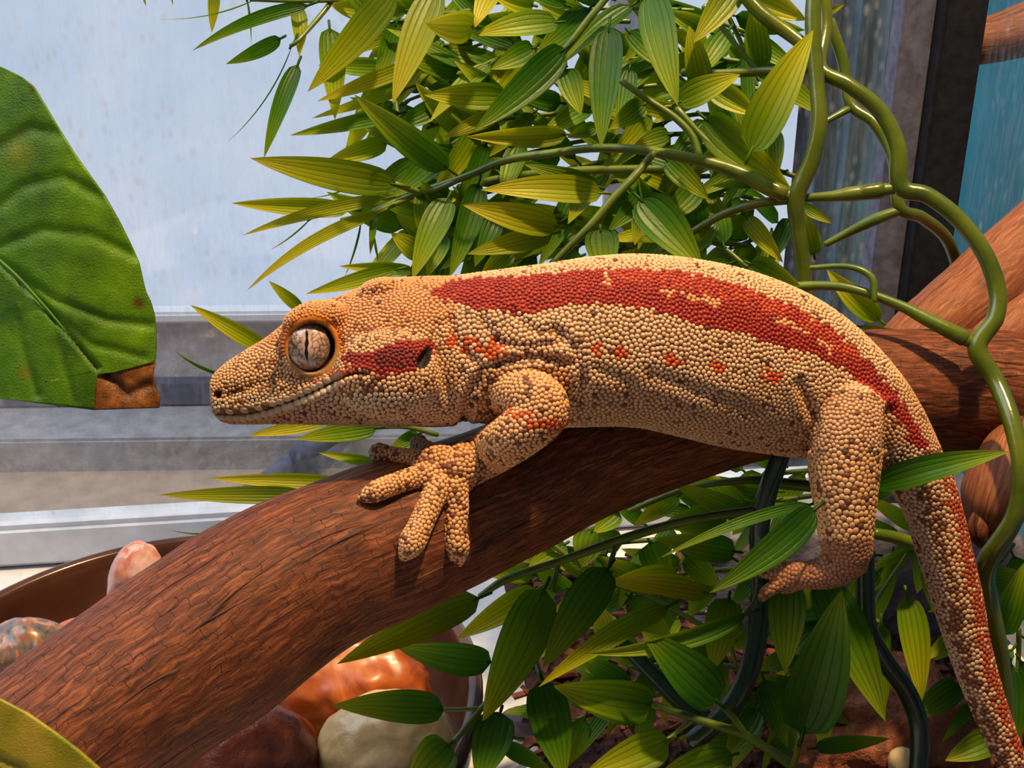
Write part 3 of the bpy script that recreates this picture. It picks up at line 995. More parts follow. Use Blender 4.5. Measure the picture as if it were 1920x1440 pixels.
def skin_colour(x, y, z, nrm, arm, leg, rnd, jitter):
    """pigment at image-plane place (x, y); jitter makes scale-wise ragged borders"""
    N = len(x)
    xj = x + jitter[:, 0]; yj = y + jitter[:, 1]
    c = np.tile(CREAM, (N, 1))
    headm = (x < 860) & ~arm
    c[headm] = lin((208, 160, 112))
    # the back of the head and the snout ridge are more orange-tan
    top = headm & (y < 640 - (x - 560) * .12)
    c[top] = lin((206, 144, 90))
    c[headm & (y > 735)] = lin((206, 172, 134))
    tail = (x > 1640) & (y > 840) & ~leg
    c[tail] = lin((190, 142, 100))
    c[leg] = lin((204, 152, 98))
    c[leg & (y > 1012)] = lin((150, 100, 68))
    c[arm] = lin((210, 154, 100))
    low = ~arm & ~leg & (x > 1080) & (y > 730 + 25 * np.sin(x / 40.0))
    c[low] = lin((190, 148, 106))
    body = ~arm & ~leg
    bd = inside(xj, yj, BAND) & body
    c[bd] = RED
    up = bd & (rnd < .35)
    c[up] = lin((152, 34, 14))
    # paler second row and broken cream dashes inside the band
    d1, t1 = seg_dist(xj, yj, [(1130, 528), (1250, 545), (1370, 572), (1480, 606), (1580, 668)])
    dash = bd & (d1 < 5 + 3 * np.sin(x / 19.0)) & (np.sin(x / 33.0) + .6 * np.sin(x / 11.0) > -.35)
    c[dash] = lin((228, 150, 96))
    d2, _ = seg_dist(xj, yj, [(1150, 515), (1300, 530), (1400, 556), (1500, 596), (1600, 665)])
    c[bd & ~dash & (d2 < 13) & (rnd > .42)] = lin((176, 64, 30))
    ck = inside(xj, yj, CHEEK) & headm
    c[ck] = RED
    c[ck & (np.hypot((x - 745) / 42, (y - 672) / 20) < 1)] = DEEP
    for sx, sy, rx, ry in SPOTS:
        m = body & (np.hypot((xj - sx) / rx, (yj - sy) / ry) < 1) & (rnd < .82)
        c[m] = ORANGE
    for sx, sy, rx, ry in ARMSPOTS:
        m = arm & (np.hypot((xj - sx) / rx, (yj - sy) / ry) < 1) & (rnd < .7)
        c[m] = ORANGE
    # orange flecks along the upper lip behind the eye
    ml, mt2 = seg_dist(xj, yj, [(590, 718), (625, 702), (660, 690)])
    c[headm & (ml < 11) & (rnd < .55)] = lin((196, 92, 44))
    # tail: rust stripe on the outer edge, brown mottling in the middle
    te, _ = seg_dist(xj, yj, [(1776, 890), (1800, 950), (1822, 1049), (1838, 1120), (1851, 1197), (1868, 1265), (1888, 1330), (1915, 1400)])
    c[tail & (te < 20) & (rnd < .8)] = lin((156, 66, 30))
    c[tail & (te > 32) & (te < 62) & (rnd < .5)] = lin((112, 66, 40))
    c[tail & (te > 62)] = lin((196, 160, 128))
    rump = body & (x > 1480) & (y > 735) & ~bd & ~tail
    c[rump] = lin((188, 142, 100))
    # dark flecks
    fk = (rnd > .985) & ~bd & ~ck
    c[fk] = BROWN
    return c


lipband = hd & (mt > .02) & (mt < .8) & (md_ < 12.5) & (np.abs(lat) > 12) & (gx_ < 640)
blot = n3(gv2, 1 / 34.0, 3.0)
blot2 = n3(gv2, 1 / 14.0, 9.0)
base_c = skin_colour(gx_, gy_, gv2[:, 2], gn2, arm_m, leg_m, np.full(nv, .5), np.zeros((nv, 2)))
gap = base_c * 0.0 + lin((120, 70, 40))
is_red = base_c[:, 0] > base_c[:, 1] * 6
gap = np.where(is_red[:, None], lin((150, 50, 22)), gap)
gap = gap * (0.85 + .3 * blot2)[:, None]
gap[(ear < 1.0) & ~arm_m] = lin((44, 30, 34))
gap[(nos < 9) & hd] = lin((104, 36, 20))
gap[(nos < 5) & hd] = lin((40, 14, 10))
gap[lipband] = lin((176, 138, 102))
gap[hd & (md_ < 1.9) & (mt > .01) & (mt < .99)] = lin((88, 40, 24))
lid = hd & (er < 1.32) & (np.abs(lat) > 40)
gap[lid] = np.where((gy_[lid] < 655)[:, None], lin((196, 112, 34)), lin((170, 124, 66)))
gap[lid & (er < 0.98)] = lin((96, 50, 22))

gecko = empty('gecko', P(1150, 800, 0.195), 'cream gargoyle gecko with red back stripes and a slit-pupil eye, resting on the branch', 'gecko')
body = link('body', np_mesh('body', g_world(gv2), [gq, gt] if len(gt) else gq, color=np.clip(gap, 0, 1)), M['skin'], gecko)

# --- bead scales: an even scatter over the skin, each one a small dome
sp = np.full(nv, 8.8)
sp = np.where(hd, np.interp(gy_, [600, 690, 740], [7.0, 7.8, 9.4]), sp)
sp = np.where(hd & (gx_ < 560) & (gy_ < 760), 7.0, sp)
sp = np.where(hd & (gx_ > 760), 8.0, sp)
sp = np.where(arm_m, np.where(gx_ < 790, 7.8, 9.0), sp)
sp = np.where(leg_m, np.interp(gy_, [850, 930, 1010, 1030], [10, 11.8, 11.8, 8.5]), sp)
sp = np.where(~arm_m & (gx_ > 1060) & (gx_ < 1640) & (gy_ > 735) & ~leg_m, 8.6, sp)
sp = np.where((gx_ > 1640) & (gy_ > 860) & ~leg_m, 9.8, sp)
sp = np.where(hd & (er < 1.5), 6.2, sp)
back = lat > 30
sp = np.where(back, 13.0, sp)
ok = ~((er < 1.22) & hd & (np.abs(lat) > 30)) & ~((ear < .95) & ~arm_m & (np.abs(lat) > 30)) & ~(hd & (md_ < 3.0) & (np.abs(lat) > 8)) & ~((nos < 8) & hd)
ok &= ~lipband
idx = np.nonzero(ok)[0]
RNG.shuffle(idx)
cell = 13.0
gridd = {}
rr = sp * 0.69
keys = np.floor(gv2 / cell).astype(int)
chosen = []
NB = [(a_, b_, c_) for a_ in (-1, 0, 1) for b_ in (-1, 0, 1) for c_ in (-1, 0, 1)]
pl = gv2.tolist(); kl = keys.tolist(); rl = rr.tolist()
for i in idx.tolist():
    kx, ky, kz = kl[i]; x_, y_, z_ = pl[i]; r2 = rl[i] ** 2
    hit = False
    for a_, b_, c_ in NB:
        for q in gridd.get((kx + a_, ky + b_, kz + c_), ()):
            if (q[0] - x_) ** 2 + (q[1] - y_) ** 2 + (q[2] - z_) ** 2 < r2:
                hit = True; break
        if hit: break
    if not hit:
        gridd.setdefault((kx, ky, kz), []).append((x_, y_, z_))
        chosen.append(i)
seeds = gv2[chosen].copy()
okv = np.nonzero(ok)[0]
for it in range(4):
    kd = kdtree.KDTree(len(seeds))
    for i, p in enumerate(seeds): kd.insert(p, i)
    kd.balance()
    find = kd.find
    own = np.array([find(p)[1] for p in gv2[okv].tolist()])
    cnt = np.bincount(own, minlength=len(seeds)).astype(float)
    new = np.stack([np.bincount(own, gv2[okv, c], len(seeds)) for c in range(3)], -1) / np.maximum(cnt, 1)[:, None]
    seeds = np.where((cnt > 0)[:, None], new, seeds)
sn = np.stack([np.bincount(own, gn2[okv, c], len(seeds)) for c in range(3)], -1)
keep = (cnt > 0) & (np.linalg.norm(sn, axis=1) > 1e-6)
seeds, sn, cnt = seeds[keep], sn[keep], cnt[keep]
sn /= np.linalg.norm(sn, axis=1)[:, None]
# put every seed back on the skin and measure its neighbours
kdv = kdtree.KDTree(nv)
for i, p in enumerate(pl): kdv.insert(p, i)
kdv.balance()
near = np.array([kdv.find(p)[1] for p in seeds.tolist()])
seeds = seeds + sn * np.sum((gv2[near] - seeds) * sn, axis=1)[:, None]
kd = kdtree.KDTree(len(seeds))
for i, p in enumerate(seeds): kd.insert(p, i)
kd.balance()
rad = np.array([np.mean([q[2] for q in kd.find_n(p, 5)[1:]]) for p in seeds.tolist()]) * 0.5
rad = np.minimum(rad, sp[near] * .62)
sx_, sy_ = g_px(seeds)
N = len(seeds)
rnd = RNG.random(N)
jit = RNG.normal(0, 3.0, (N, 2))
sc = skin_colour(sx_, sy_, seeds[:, 2], sn, arm_m[near], leg_m[near], rnd, jit)
b1 = blot[near]; b2 = blot2[near]
redm = sc[:, 0] > sc[:, 1] * 5
m = ~redm & (b2 > .30) & (rnd < .55) & (arm_m[near] | leg_m[near] | ((sx_ > 1650) & (sy_ > 850)))
sc[m] = lin((104, 58, 34))
m = ~redm & (b2 > .42) & (rnd < .3)
sc[m] = lin((128, 84, 52))
m = ~redm & (b1 > .30) & (rnd < .30) & (sx_ < 860)
sc[m] = lin((140, 86, 54))
lidb = (sx_ < 700) & (np.hypot((sx_ - EYE[0]) / 43, (sy_ - EYE[1]) / 48) < 1.42) & (np.abs(lat[near]) > 40) & (sy_ < 668)
sc[lidb] = lin((206, 122, 40))
sc[lidb & (rnd < .25)] = lin((120, 58, 22))
sc *= (0.84 + .32 * RNG.random(N))[:, None]
hgt = np.where(leg_m[near], .20, np.where((sx_ < 860) & (sy_ > 730), .26, .36))
hgt = np.where((sx_ > 1060) & (sy_ > 735) & ~leg_m[near], .30, hgt)


def beads(P_, Nn, R_, Hh, Cc, asp=1.0, tdir=None):
    n_ = len(P_)
    ref = np.where(np.abs(Nn[:, 1:2]) < .9, np.array([[0, 1.0, 0]]), np.array([[1.0, 0, 0]])) if tdir is None else tdir
    t_ = np.cross(ref, Nn); t_ /= np.linalg.norm(t_, axis=1)[:, None] + 1e-9
    b_ = np.cross(Nn, t_)
    k = 8
    an = np.linspace(0, 2 * math.pi, k, endpoint=False)
    ringd = [(1.06, -.25), (0.90, .42), (0.52, .86)]
    tv = []
    for r_, h_ in ringd:
        for a_ in an: tv.append((r_ * math.cos(a_), r_ * math.sin(a_), h_))
    tv.append((0, 0, 1.0))
    tv = np.array(tv)
    V = P_[:, None, :] + R_[:, None, None] * (asp * tv[None, :, 0:1] * t_[:, None, :] + tv[None, :, 1:2] * b_[:, None, :] + (Hh[:, None, None] * tv[None, :, 2:3]) * Nn[:, None, :] * 1.6)
    f4 = grid_faces(3, k, True)
    i = np.arange(k); j = (i + 1) % k
    f3 = np.stack([2 * k + i, 2 * k + j, np.full(k, 3 * k)], -1)
    o_ = (np.arange(n_) * len(tv))[:, None, None]
    return V.reshape(-1, 3), (f4[None] + o_).reshape(-1, 4), (f3[None] + o_).reshape(-1, 3), np.repeat(Cc, len(tv), axis=0)


V, F4, F3, Cc = beads(seeds, sn, rad, hgt, sc)
scl = link('scales', np_mesh('scales', g_world(V), [F4, F3], color=np.clip(Cc, 0, 1)), M['scale'], gecko)
tag(scl, kind='stuff')
print('gecko verts', nv, 'scales', N)

# large plates along both lips
sel = np.nonzero(hd & (lat < -5))[0]
kds = kdtree.KDTree(len(sel))
for i, k in enumerate(sel.tolist()): kds.insert((gx_[k], gy_[k], 0), i)
kds.balance()
pp, pn, pr_, pc = [], [], [], []
line = catmull(np.array(MOUTH, float), 30)
cum = np.concatenate([[0], np.cumsum(np.hypot(*np.diff(line, axis=0).T))])
for row, offp, rad_, step in ((0, -7.2, 7.6, 14.0), (1, 7.2, 7.4, 13.0)):
    s0 = 8.0
    while s0 < cum[-1] * .78:
        k = np.searchsorted(cum, s0)
        d_ = line[min(k + 3, len(line) - 1)] - line[max(k - 3, 0)]
        d_ /= np.linalg.norm(d_)
        q = line[k] + np.array([-d_[1], d_[0]]) * offp * np.interp(s0, [0, 40], [.75, 1])
        i = sel[kds.find((q[0], q[1], 0))[1]]
        pp.append(gv2[i]); pn.append(gn2[i]); pr_.append(rad_ * np.interp(s0, [0, 60, 260], [.85, 1, .75]))
        dark = row == 0 and s0 < 110 and (int(s0 / step) % 2 == 0)
        pc.append(lin((122, 92, 66)) if dark else lin((216, 186, 148)) * RNG.uniform(.9, 1.08))
        s0 += step
pp, pn = np.array(pp), np.array(pn)
V, F4, F3, Cc = beads(pp, pn, np.array(pr_), np.full(len(pp), .20), np.array(pc), 1.1)
lp = link('lip_plates', np_mesh('lip_plates', g_world(V), [F4, F3], color=np.clip(Cc, 0, 1)), M['scale'], gecko)
tag(lp, kind='stuff')

# eyes: veined pale iris, slit pupil
def eye_mesh(sgn):
    nr, nc = 90, 150
    th = np.linspace(1e-3, math.pi * .62, nr)
    ph = np.linspace(0, 2 * math.pi, nc, endpoint=False)
    T_, Ph = np.meshgrid(th, ph, indexing='ij')
    x = np.sin(T_) * np.cos(Ph); y = np.sin(T_) * np.sin(Ph); z = np.cos(T_)
    x, y, z = x.ravel(), y.ravel(), z.ravel()
    rx, ry, rz = 45.0, 50.0, 44.0
    c0 = G(EYE[0] - 1, EYE[1], .1853 + sgn * 52 * S)
    V = np.stack([x * rx, y * ry, sgn * z * rz], -1) + c0
    ex, ey = x * rx / 38.0, y * ry / 44.0      # iris plane, +y up
    # vein network: cells of a jittered scatter, stretched away from the pupil
    rg = np.random.default_rng(3)
    pts = rg.uniform(-1.2, 1.2, (120, 2))
    wx = ex + .05 * np.sin(ey * 9) ; wy = ey + .05 * np.sin(ex * 11)
    dd = np.sqrt(((wx[:, None] - pts[None, :, 0]) * 1.0) ** 2 + ((wy[:, None] - pts[None, :, 1]) * 1.25) ** 2)
    ds = np.sort(dd, axis=1)
    e = ds[:, 1] - ds[:, 0]
    c = np.tile(lin((206, 166, 142)), (len(x), 1)) * (0.85 + .3 * np.sin(ex * 5 + 1) * np.cos(ey * 4))[:, None]
    R_ = np.hypot(ex, ey)
    vein = np.clip(1.25 - e / .05, 0, 1) * np.clip((np.abs(ex + .02) - .12) * 9, 0, 1)
    c = c * (1 - vein[:, None] * .82) + lin((46, 24, 20)) * vein[:, None] * .82
    speck = np.clip((R_ - .72) * 3, 0, .75)
    c = c * (1 - speck[:, None]) + lin((84, 62, 56)) * speck[:, None]
    slit = .075 * np.sqrt(np.clip(1 - (ey / .72) ** 2, 0, 1)) * (1 + .25 * np.sin(ey * 16)) - .0
    xs_ = ex - (-.03 + -.06 * ey + .03 * np.sin(ey * 5))
    pu = (np.abs(xs_) < slit)
    c[pu] = (0.004, 0.003, 0.003)
    c[R_ > .93] = lin((26, 15, 14))
    c[R_ > 1.12] = lin((60, 34, 22))
    V = np.vstack([V, c0 + [0, 0, -sgn * rz * .6]])
    c = np.vstack([c, [.02, .01, .01]])
    i = np.arange(nc); j = (i + 1) % nc
    F = [grid_faces(nr, nc, True), np.stack([(nr - 1) * nc + i, (nr - 1) * nc + j, np.full(nc, nr * nc)], -1)]
    return np_mesh('eye', g_world(V), F, color=np.clip(c, 0, 1))


eye = link('eye', eye_mesh(-1), M['eye'], gecko)
eye['label'] = 'glossy veined eye with a black slit pupil'
link('eye', eye_mesh(1), M['eye'], gecko)
# little spines of the upper eyelid
pp, pn, pr_ = [], [], []
V_, F_, o_ = [], [], 0
for a in np.linspace(-0.25, math.pi + .25, 30):
    c = G(EYE[0] + 52 * math.cos(a), EYE[1] - 57 * math.sin(a), .1853 - (84 - 3 * math.cos(a)) * S)
    dirv = np.array([math.cos(a), math.sin(a), -.55]); dirv /= np.linalg.norm(dirv)
    v, f, _ = tube_arrays(np.array([c, c + dirv * 5, c + dirv * 8.5]), [2.4, 1.6, .5], 6, up=(0.2, 0.3, 1))
    V_.append(v); F_ += [x + o_ for x in f]; o_ += len(v)
M['lash'] = mat_plain('lid_spine', col(150, 74, 26), 0.6, 0.3, 0.2, 400)
ls = link('eyelid_spines', np_mesh('eyelid_spines', g_world(np.vstack(V_)), [np.vstack([x for x in F_ if x.shape[1] == 4]), np.vstack([x for x in F_ if x.shape[1] == 3])]), M['lash'], gecko)
tag(ls, kind='stuff')

# ------------------------------------------------------------------ plastic bamboo vines
def leaf_arrays(base, tip, width, roll=0.0, bend=0.06, cup=0.25, curve=0.0, petiole=0.10, nc=9, nr=15, wave=0.0):
    base = np.asarray(base, float); tip = np.asarray(tip, float)
    ax = tip - base
    L_ = np.linalg.norm(ax); t_ = ax / L_
    view = CAM - (base + tip) / 2
    view /= np.linalg.norm(view)
    side = np.cross(t_, view); side /= np.linalg.norm(side) + 1e-9
    nrm = np.cross(side, t_)
    cr, sr = math.cos(roll), math.sin(roll)
    side, nrm = side * cr + nrm * sr, nrm * cr - side * sr
    u = np.linspace(0, 1, nr) ** 1.05
    f = u ** 0.40 * (1 - u) ** 0.90
    f = f / f.max()
    f[0] = 0.10; f[-1] = 0.012
    s_ = np.linspace(-1, 1, nc)
    arch = 4 * u * (1 - u)
    spine = base + ax * u[:, None] + nrm * (bend * L_ * arch)[:, None] + side * (curve * L_ * arch)[:, None]
    hw = width / 2
    cor = 0.07 * (1 - np.abs(np.sin(s_ * math.pi * 1.5)) ** 0.6)
    V = spine[:, None, :] + side * (s_[None, :, None] * (f * hw)[:, None, None]) \
        + nrm * ((cup * s_ ** 2 - cor)[None, :, None] * (f * hw)[:, None, None]) \
        + nrm * (wave * hw * np.sin(u * 9.0)[:, None, None] * s_[None, :, None])
    V = V.reshape(-1, 3)
    uv = np.stack([np.tile(s_, nr), np.repeat(u, nc)], -1)
    F4 = grid_faces(nr, nc, False)
    if petiole > 0:                            # short round stalk
        pr = max(hw * .085, 0.00028)
        p0 = base - t_ * L_ * petiole - nrm * L_ * petiole * .15
        pv, pf, _ = tube_arrays(np.array([p0, base - t_ * L_ * petiole * .5, base + ax * .04]), [pr, pr, pr * .8], 6, up=side)
        o_ = len(V)
        V = np.vstack([V, pv]); uv = np.vstack([uv, np.tile([0.5, 0.02], (len(pv), 1))])
        return V, [np.vstack([F4, pf[0] + o_]), np.vstack([pf[1], pf[2]]) + o_], uv
    return V, [F4], uv


def add_leaf(plant, bx, by, tx, ty, w, d, d2=None, mat='leaf', **kw):
    d2 = d if d2 is None else d2
    V, F, uv = leaf_arrays(P(bx, by, d), P(tx, ty, d2), w * (d + d2) / 2 / FOC, **kw)
    return link('leaf', np_mesh('leaf', V, F, uv), M[mat], plant)


def plant(name, px, py, d, label):
    return empty(name, P(px, py, d), label, 'artificial vine')


loop_vine = plant('bamboo_vine', 1500, 370, .222, 'green plastic bamboo vine looping beside the driftwood with broad leaves above the gecko')
spray = plant('bamboo_vine', 740, 380, .245, 'yellow-green plastic bamboo spray hanging over the pale window above the gecko head')
under = plant('bamboo_vine', 1300, 1360, .235, 'dark stemmed plastic bamboo vine with drooping leaves under the branch and tail')
behind = plant('bamboo_vine', 640, 860, .235, 'thin bamboo leaves poking out behind the gecko head and branch')

# ---- thick looping stems, twigs and the sleeves that clip them on
ST = [
    ([(1531, -60, .222, 15), (1524, 40, .221, 15), (1531, 150, .220, 15), (1536, 230, .219, 15.5), (1522, 300, .219, 16), (1494, 368, .220, 17), (1496, 430, .221, 15), (1506, 500, .222, 15), (1509, 570, .223, 15)], 'vine'),
    ([(1540, -50, .226, 14), (1547, 50, .225, 14), (1538, 128, .222, 14), (1592, 160, .220, 14.5), (1650, 208, .219, 15.5), (1683, 275, .218, 16), (1689, 350, .218, 17), (1738, 366, .217, 16), (1794, 408, .2155, 16), (1843, 470, .214, 16),
      (1869, 540, .213, 16.5), (1866, 596, .212, 16.5), (1832, 652, .212, 18), (1866, 712, .211, 17), (1897, 790, .2065, 17), (1914, 880, .2040, 17), (1902, 970, .2045, 17.5), (1850, 1056, .209, 20), (1848, 1110, .215, 20), (1868, 1200, .219, 19), (1880, 1300, .223, 19), (1888, 1480, .228, 19)], 'vine'),
    ([(1556, 40, .243, 11), (1582, 120, .243, 11), (1594, 195, .242, 11), (1640, 232, .240, 11), (1674, 296, .238, 11), (1686, 388, .236, 12), (1728, 408, .240, 12), (1776, 450, .247, 12), (1804, 530, .257, 12)], 'vine'),
    ([(1395, -10, .226, 13), (1430, 28, .225, 14), (1478, 62, .224, 13), (1522, 96, .222, 12)], 'vine'),
]
for pts, mt_ in ST:
    tube('stem', pts, M[mt_], loop_vine, 16, 7)
TW = [
    [(1690, 352, .218, 9), (1652, 357, .219, 13), (1600, 363, .2195, 14), (1560, 368, .220, 10), (1500, 372, .2215, 8)],
    [(1828, 648, .212, 9), (1800, 630, .2125, 14), (1740, 600, .2135, 13), (1690, 574, .2145, 10), (1620, 548, .216, 9), (1560, 536, .218, 9), (1470, 538, .221, 9)],
    [(1494, 372, .220, 10), (1450, 356, .221, 15), (1400, 330, .222, 15), (1340, 308, .223, 12), (1270, 292, .224, 10), (1190, 280, .226, 9), (1110, 278, .229, 8), (1030, 288, .232, 8), (950, 300, .236, 8), (880, 328, .240, 7), (790, 360, .244, 7), (700, 396, .248, 6)],
    [(1486, 376, .222, 7), (1430, 380, .224, 9), (1360, 400, .227, 8), (1290, 440, .230, 7), (1240, 470, .232, 6)],
    [(1226, 286, .2235, 7), (1190, 330, .222, 8), (1150, 372, .221, 8), (1110, 420, .221, 8), (1070, 460, .222, 7), (1040, 492, .223, 7)],
    [(1688, 394, .236, 9), (1640, 412, .237, 11), (1590, 436, .239, 8), (1548, 458, .240, 6)],
    [(1165, 152, .226, 6), (1220, 190, .2255, 6.5), (1265, 220, .225, 7), (1298, 255, .2245, 7), (1312, 296, .224, 7)],
    [(1280, 136, .232, 8), (1350, 138, .231, 8), (1430, 134, .229, 9), (1512, 130, .224, 9)],
    [(1150, -20, .236, 7), (1105, 35, .236, 7), (1060, 92, .237, 7), (1000, 150, .240, 6), (930, 215, .243, 6), (850, 270, .246, 5)],
    [(1270, 205, .227, 7), (1320, 260, .226, 7), (1370, 300, .225, 8), (1400, 325, .223, 8)],
    [(1540, 232, .240, 5), (1590, 205, .241, 7)],
    [(1320, 12, .232, 6), (1345, 40, .232, 6), (1392, 100, .231, 5), (1420, 130, .230, 5)],
    [(1300, 330, .238, 7), (1250, 318, .238, 8), (1150, 318, .240, 8), (1050, 322, .242, 8), (950, 332, .244, 7), (860, 352, .247, 7)],
    [(1640, 565, .214, 5), (1634, 520, .2145, 7), (1590, 500, .216, 6), (1520, 502, .219, 5)],
]
for pts in TW:
    tube('twig', pts, M['twig'], loop_vine, 10, 5)
for a_, b_ in (((1652, 357, .219), (1600, 363, .2195)), ((1808, 634, .2124), (1748, 604, .2134)), ((1470, 364, .2205), (1405, 332, .222))):
    pa = P(*a_); pb = P(*b_)
    V, F, uv = tube_arrays(np.linspace(pa, pb, 5), np.array([16, 15.5, 15, 14, 12]) * a_[2] / FOC, 14)
    link('sleeve', np_mesh('sleeve', V, F, uv), M['vine'], loop_vine)

# base x, y, tip x, y, width, depth, tip depth, material, options
A = dict
LOOP = [
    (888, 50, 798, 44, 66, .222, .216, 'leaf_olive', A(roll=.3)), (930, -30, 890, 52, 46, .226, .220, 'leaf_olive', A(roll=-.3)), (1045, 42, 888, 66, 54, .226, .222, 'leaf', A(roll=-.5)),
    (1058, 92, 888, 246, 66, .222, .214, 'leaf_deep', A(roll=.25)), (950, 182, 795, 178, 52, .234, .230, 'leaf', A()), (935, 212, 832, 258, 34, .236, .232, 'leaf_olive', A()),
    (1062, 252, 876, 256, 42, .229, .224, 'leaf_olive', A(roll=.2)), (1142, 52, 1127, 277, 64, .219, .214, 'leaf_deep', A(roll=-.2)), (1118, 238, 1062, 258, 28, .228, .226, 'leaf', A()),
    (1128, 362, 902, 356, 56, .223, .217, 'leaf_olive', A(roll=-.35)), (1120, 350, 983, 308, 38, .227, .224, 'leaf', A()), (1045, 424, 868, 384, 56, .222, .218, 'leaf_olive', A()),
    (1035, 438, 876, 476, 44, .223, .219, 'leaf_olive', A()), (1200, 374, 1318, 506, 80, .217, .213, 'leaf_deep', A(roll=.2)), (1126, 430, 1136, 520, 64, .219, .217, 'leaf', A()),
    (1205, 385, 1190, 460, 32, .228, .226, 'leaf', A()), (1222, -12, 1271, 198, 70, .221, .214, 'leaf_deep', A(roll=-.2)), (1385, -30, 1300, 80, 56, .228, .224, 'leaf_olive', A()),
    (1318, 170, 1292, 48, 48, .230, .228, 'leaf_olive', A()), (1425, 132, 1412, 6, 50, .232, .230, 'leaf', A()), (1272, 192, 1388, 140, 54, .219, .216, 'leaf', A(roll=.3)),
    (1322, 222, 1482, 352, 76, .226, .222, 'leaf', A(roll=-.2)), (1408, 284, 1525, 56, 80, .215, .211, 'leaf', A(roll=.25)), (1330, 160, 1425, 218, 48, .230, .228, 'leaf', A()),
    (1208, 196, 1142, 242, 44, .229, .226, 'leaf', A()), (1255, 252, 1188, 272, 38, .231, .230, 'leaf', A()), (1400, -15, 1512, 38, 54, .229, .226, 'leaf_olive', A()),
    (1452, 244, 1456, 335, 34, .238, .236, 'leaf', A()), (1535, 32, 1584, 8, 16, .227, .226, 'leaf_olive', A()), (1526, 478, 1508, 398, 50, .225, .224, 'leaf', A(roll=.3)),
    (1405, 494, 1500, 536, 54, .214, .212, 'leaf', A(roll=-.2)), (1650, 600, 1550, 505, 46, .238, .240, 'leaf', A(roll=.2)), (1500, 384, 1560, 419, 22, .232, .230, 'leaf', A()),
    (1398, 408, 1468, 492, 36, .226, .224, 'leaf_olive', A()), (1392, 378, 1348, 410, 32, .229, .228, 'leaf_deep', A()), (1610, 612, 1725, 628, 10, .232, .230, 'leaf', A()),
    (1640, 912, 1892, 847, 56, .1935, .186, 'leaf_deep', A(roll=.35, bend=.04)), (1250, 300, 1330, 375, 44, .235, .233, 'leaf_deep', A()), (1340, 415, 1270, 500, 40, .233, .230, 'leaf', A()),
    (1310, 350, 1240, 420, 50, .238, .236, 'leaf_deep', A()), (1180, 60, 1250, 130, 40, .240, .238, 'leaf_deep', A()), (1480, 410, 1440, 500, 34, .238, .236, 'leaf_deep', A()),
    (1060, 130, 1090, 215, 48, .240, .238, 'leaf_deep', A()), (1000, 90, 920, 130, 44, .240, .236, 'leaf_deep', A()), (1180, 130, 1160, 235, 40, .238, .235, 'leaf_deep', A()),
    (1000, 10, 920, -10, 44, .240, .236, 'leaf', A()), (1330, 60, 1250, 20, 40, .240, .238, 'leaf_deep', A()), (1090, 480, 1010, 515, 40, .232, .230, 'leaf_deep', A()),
    (1880, 1190, 1925, 1050, 50, .235, .233, 'leaf_deep', A()), (1895, 1250, 1905, 1400, 60, .238, .236, 'leaf_deep', A()), (1840, 1085, 1920, 1075, 40, .245, .243, 'leaf_deep', A()),
]
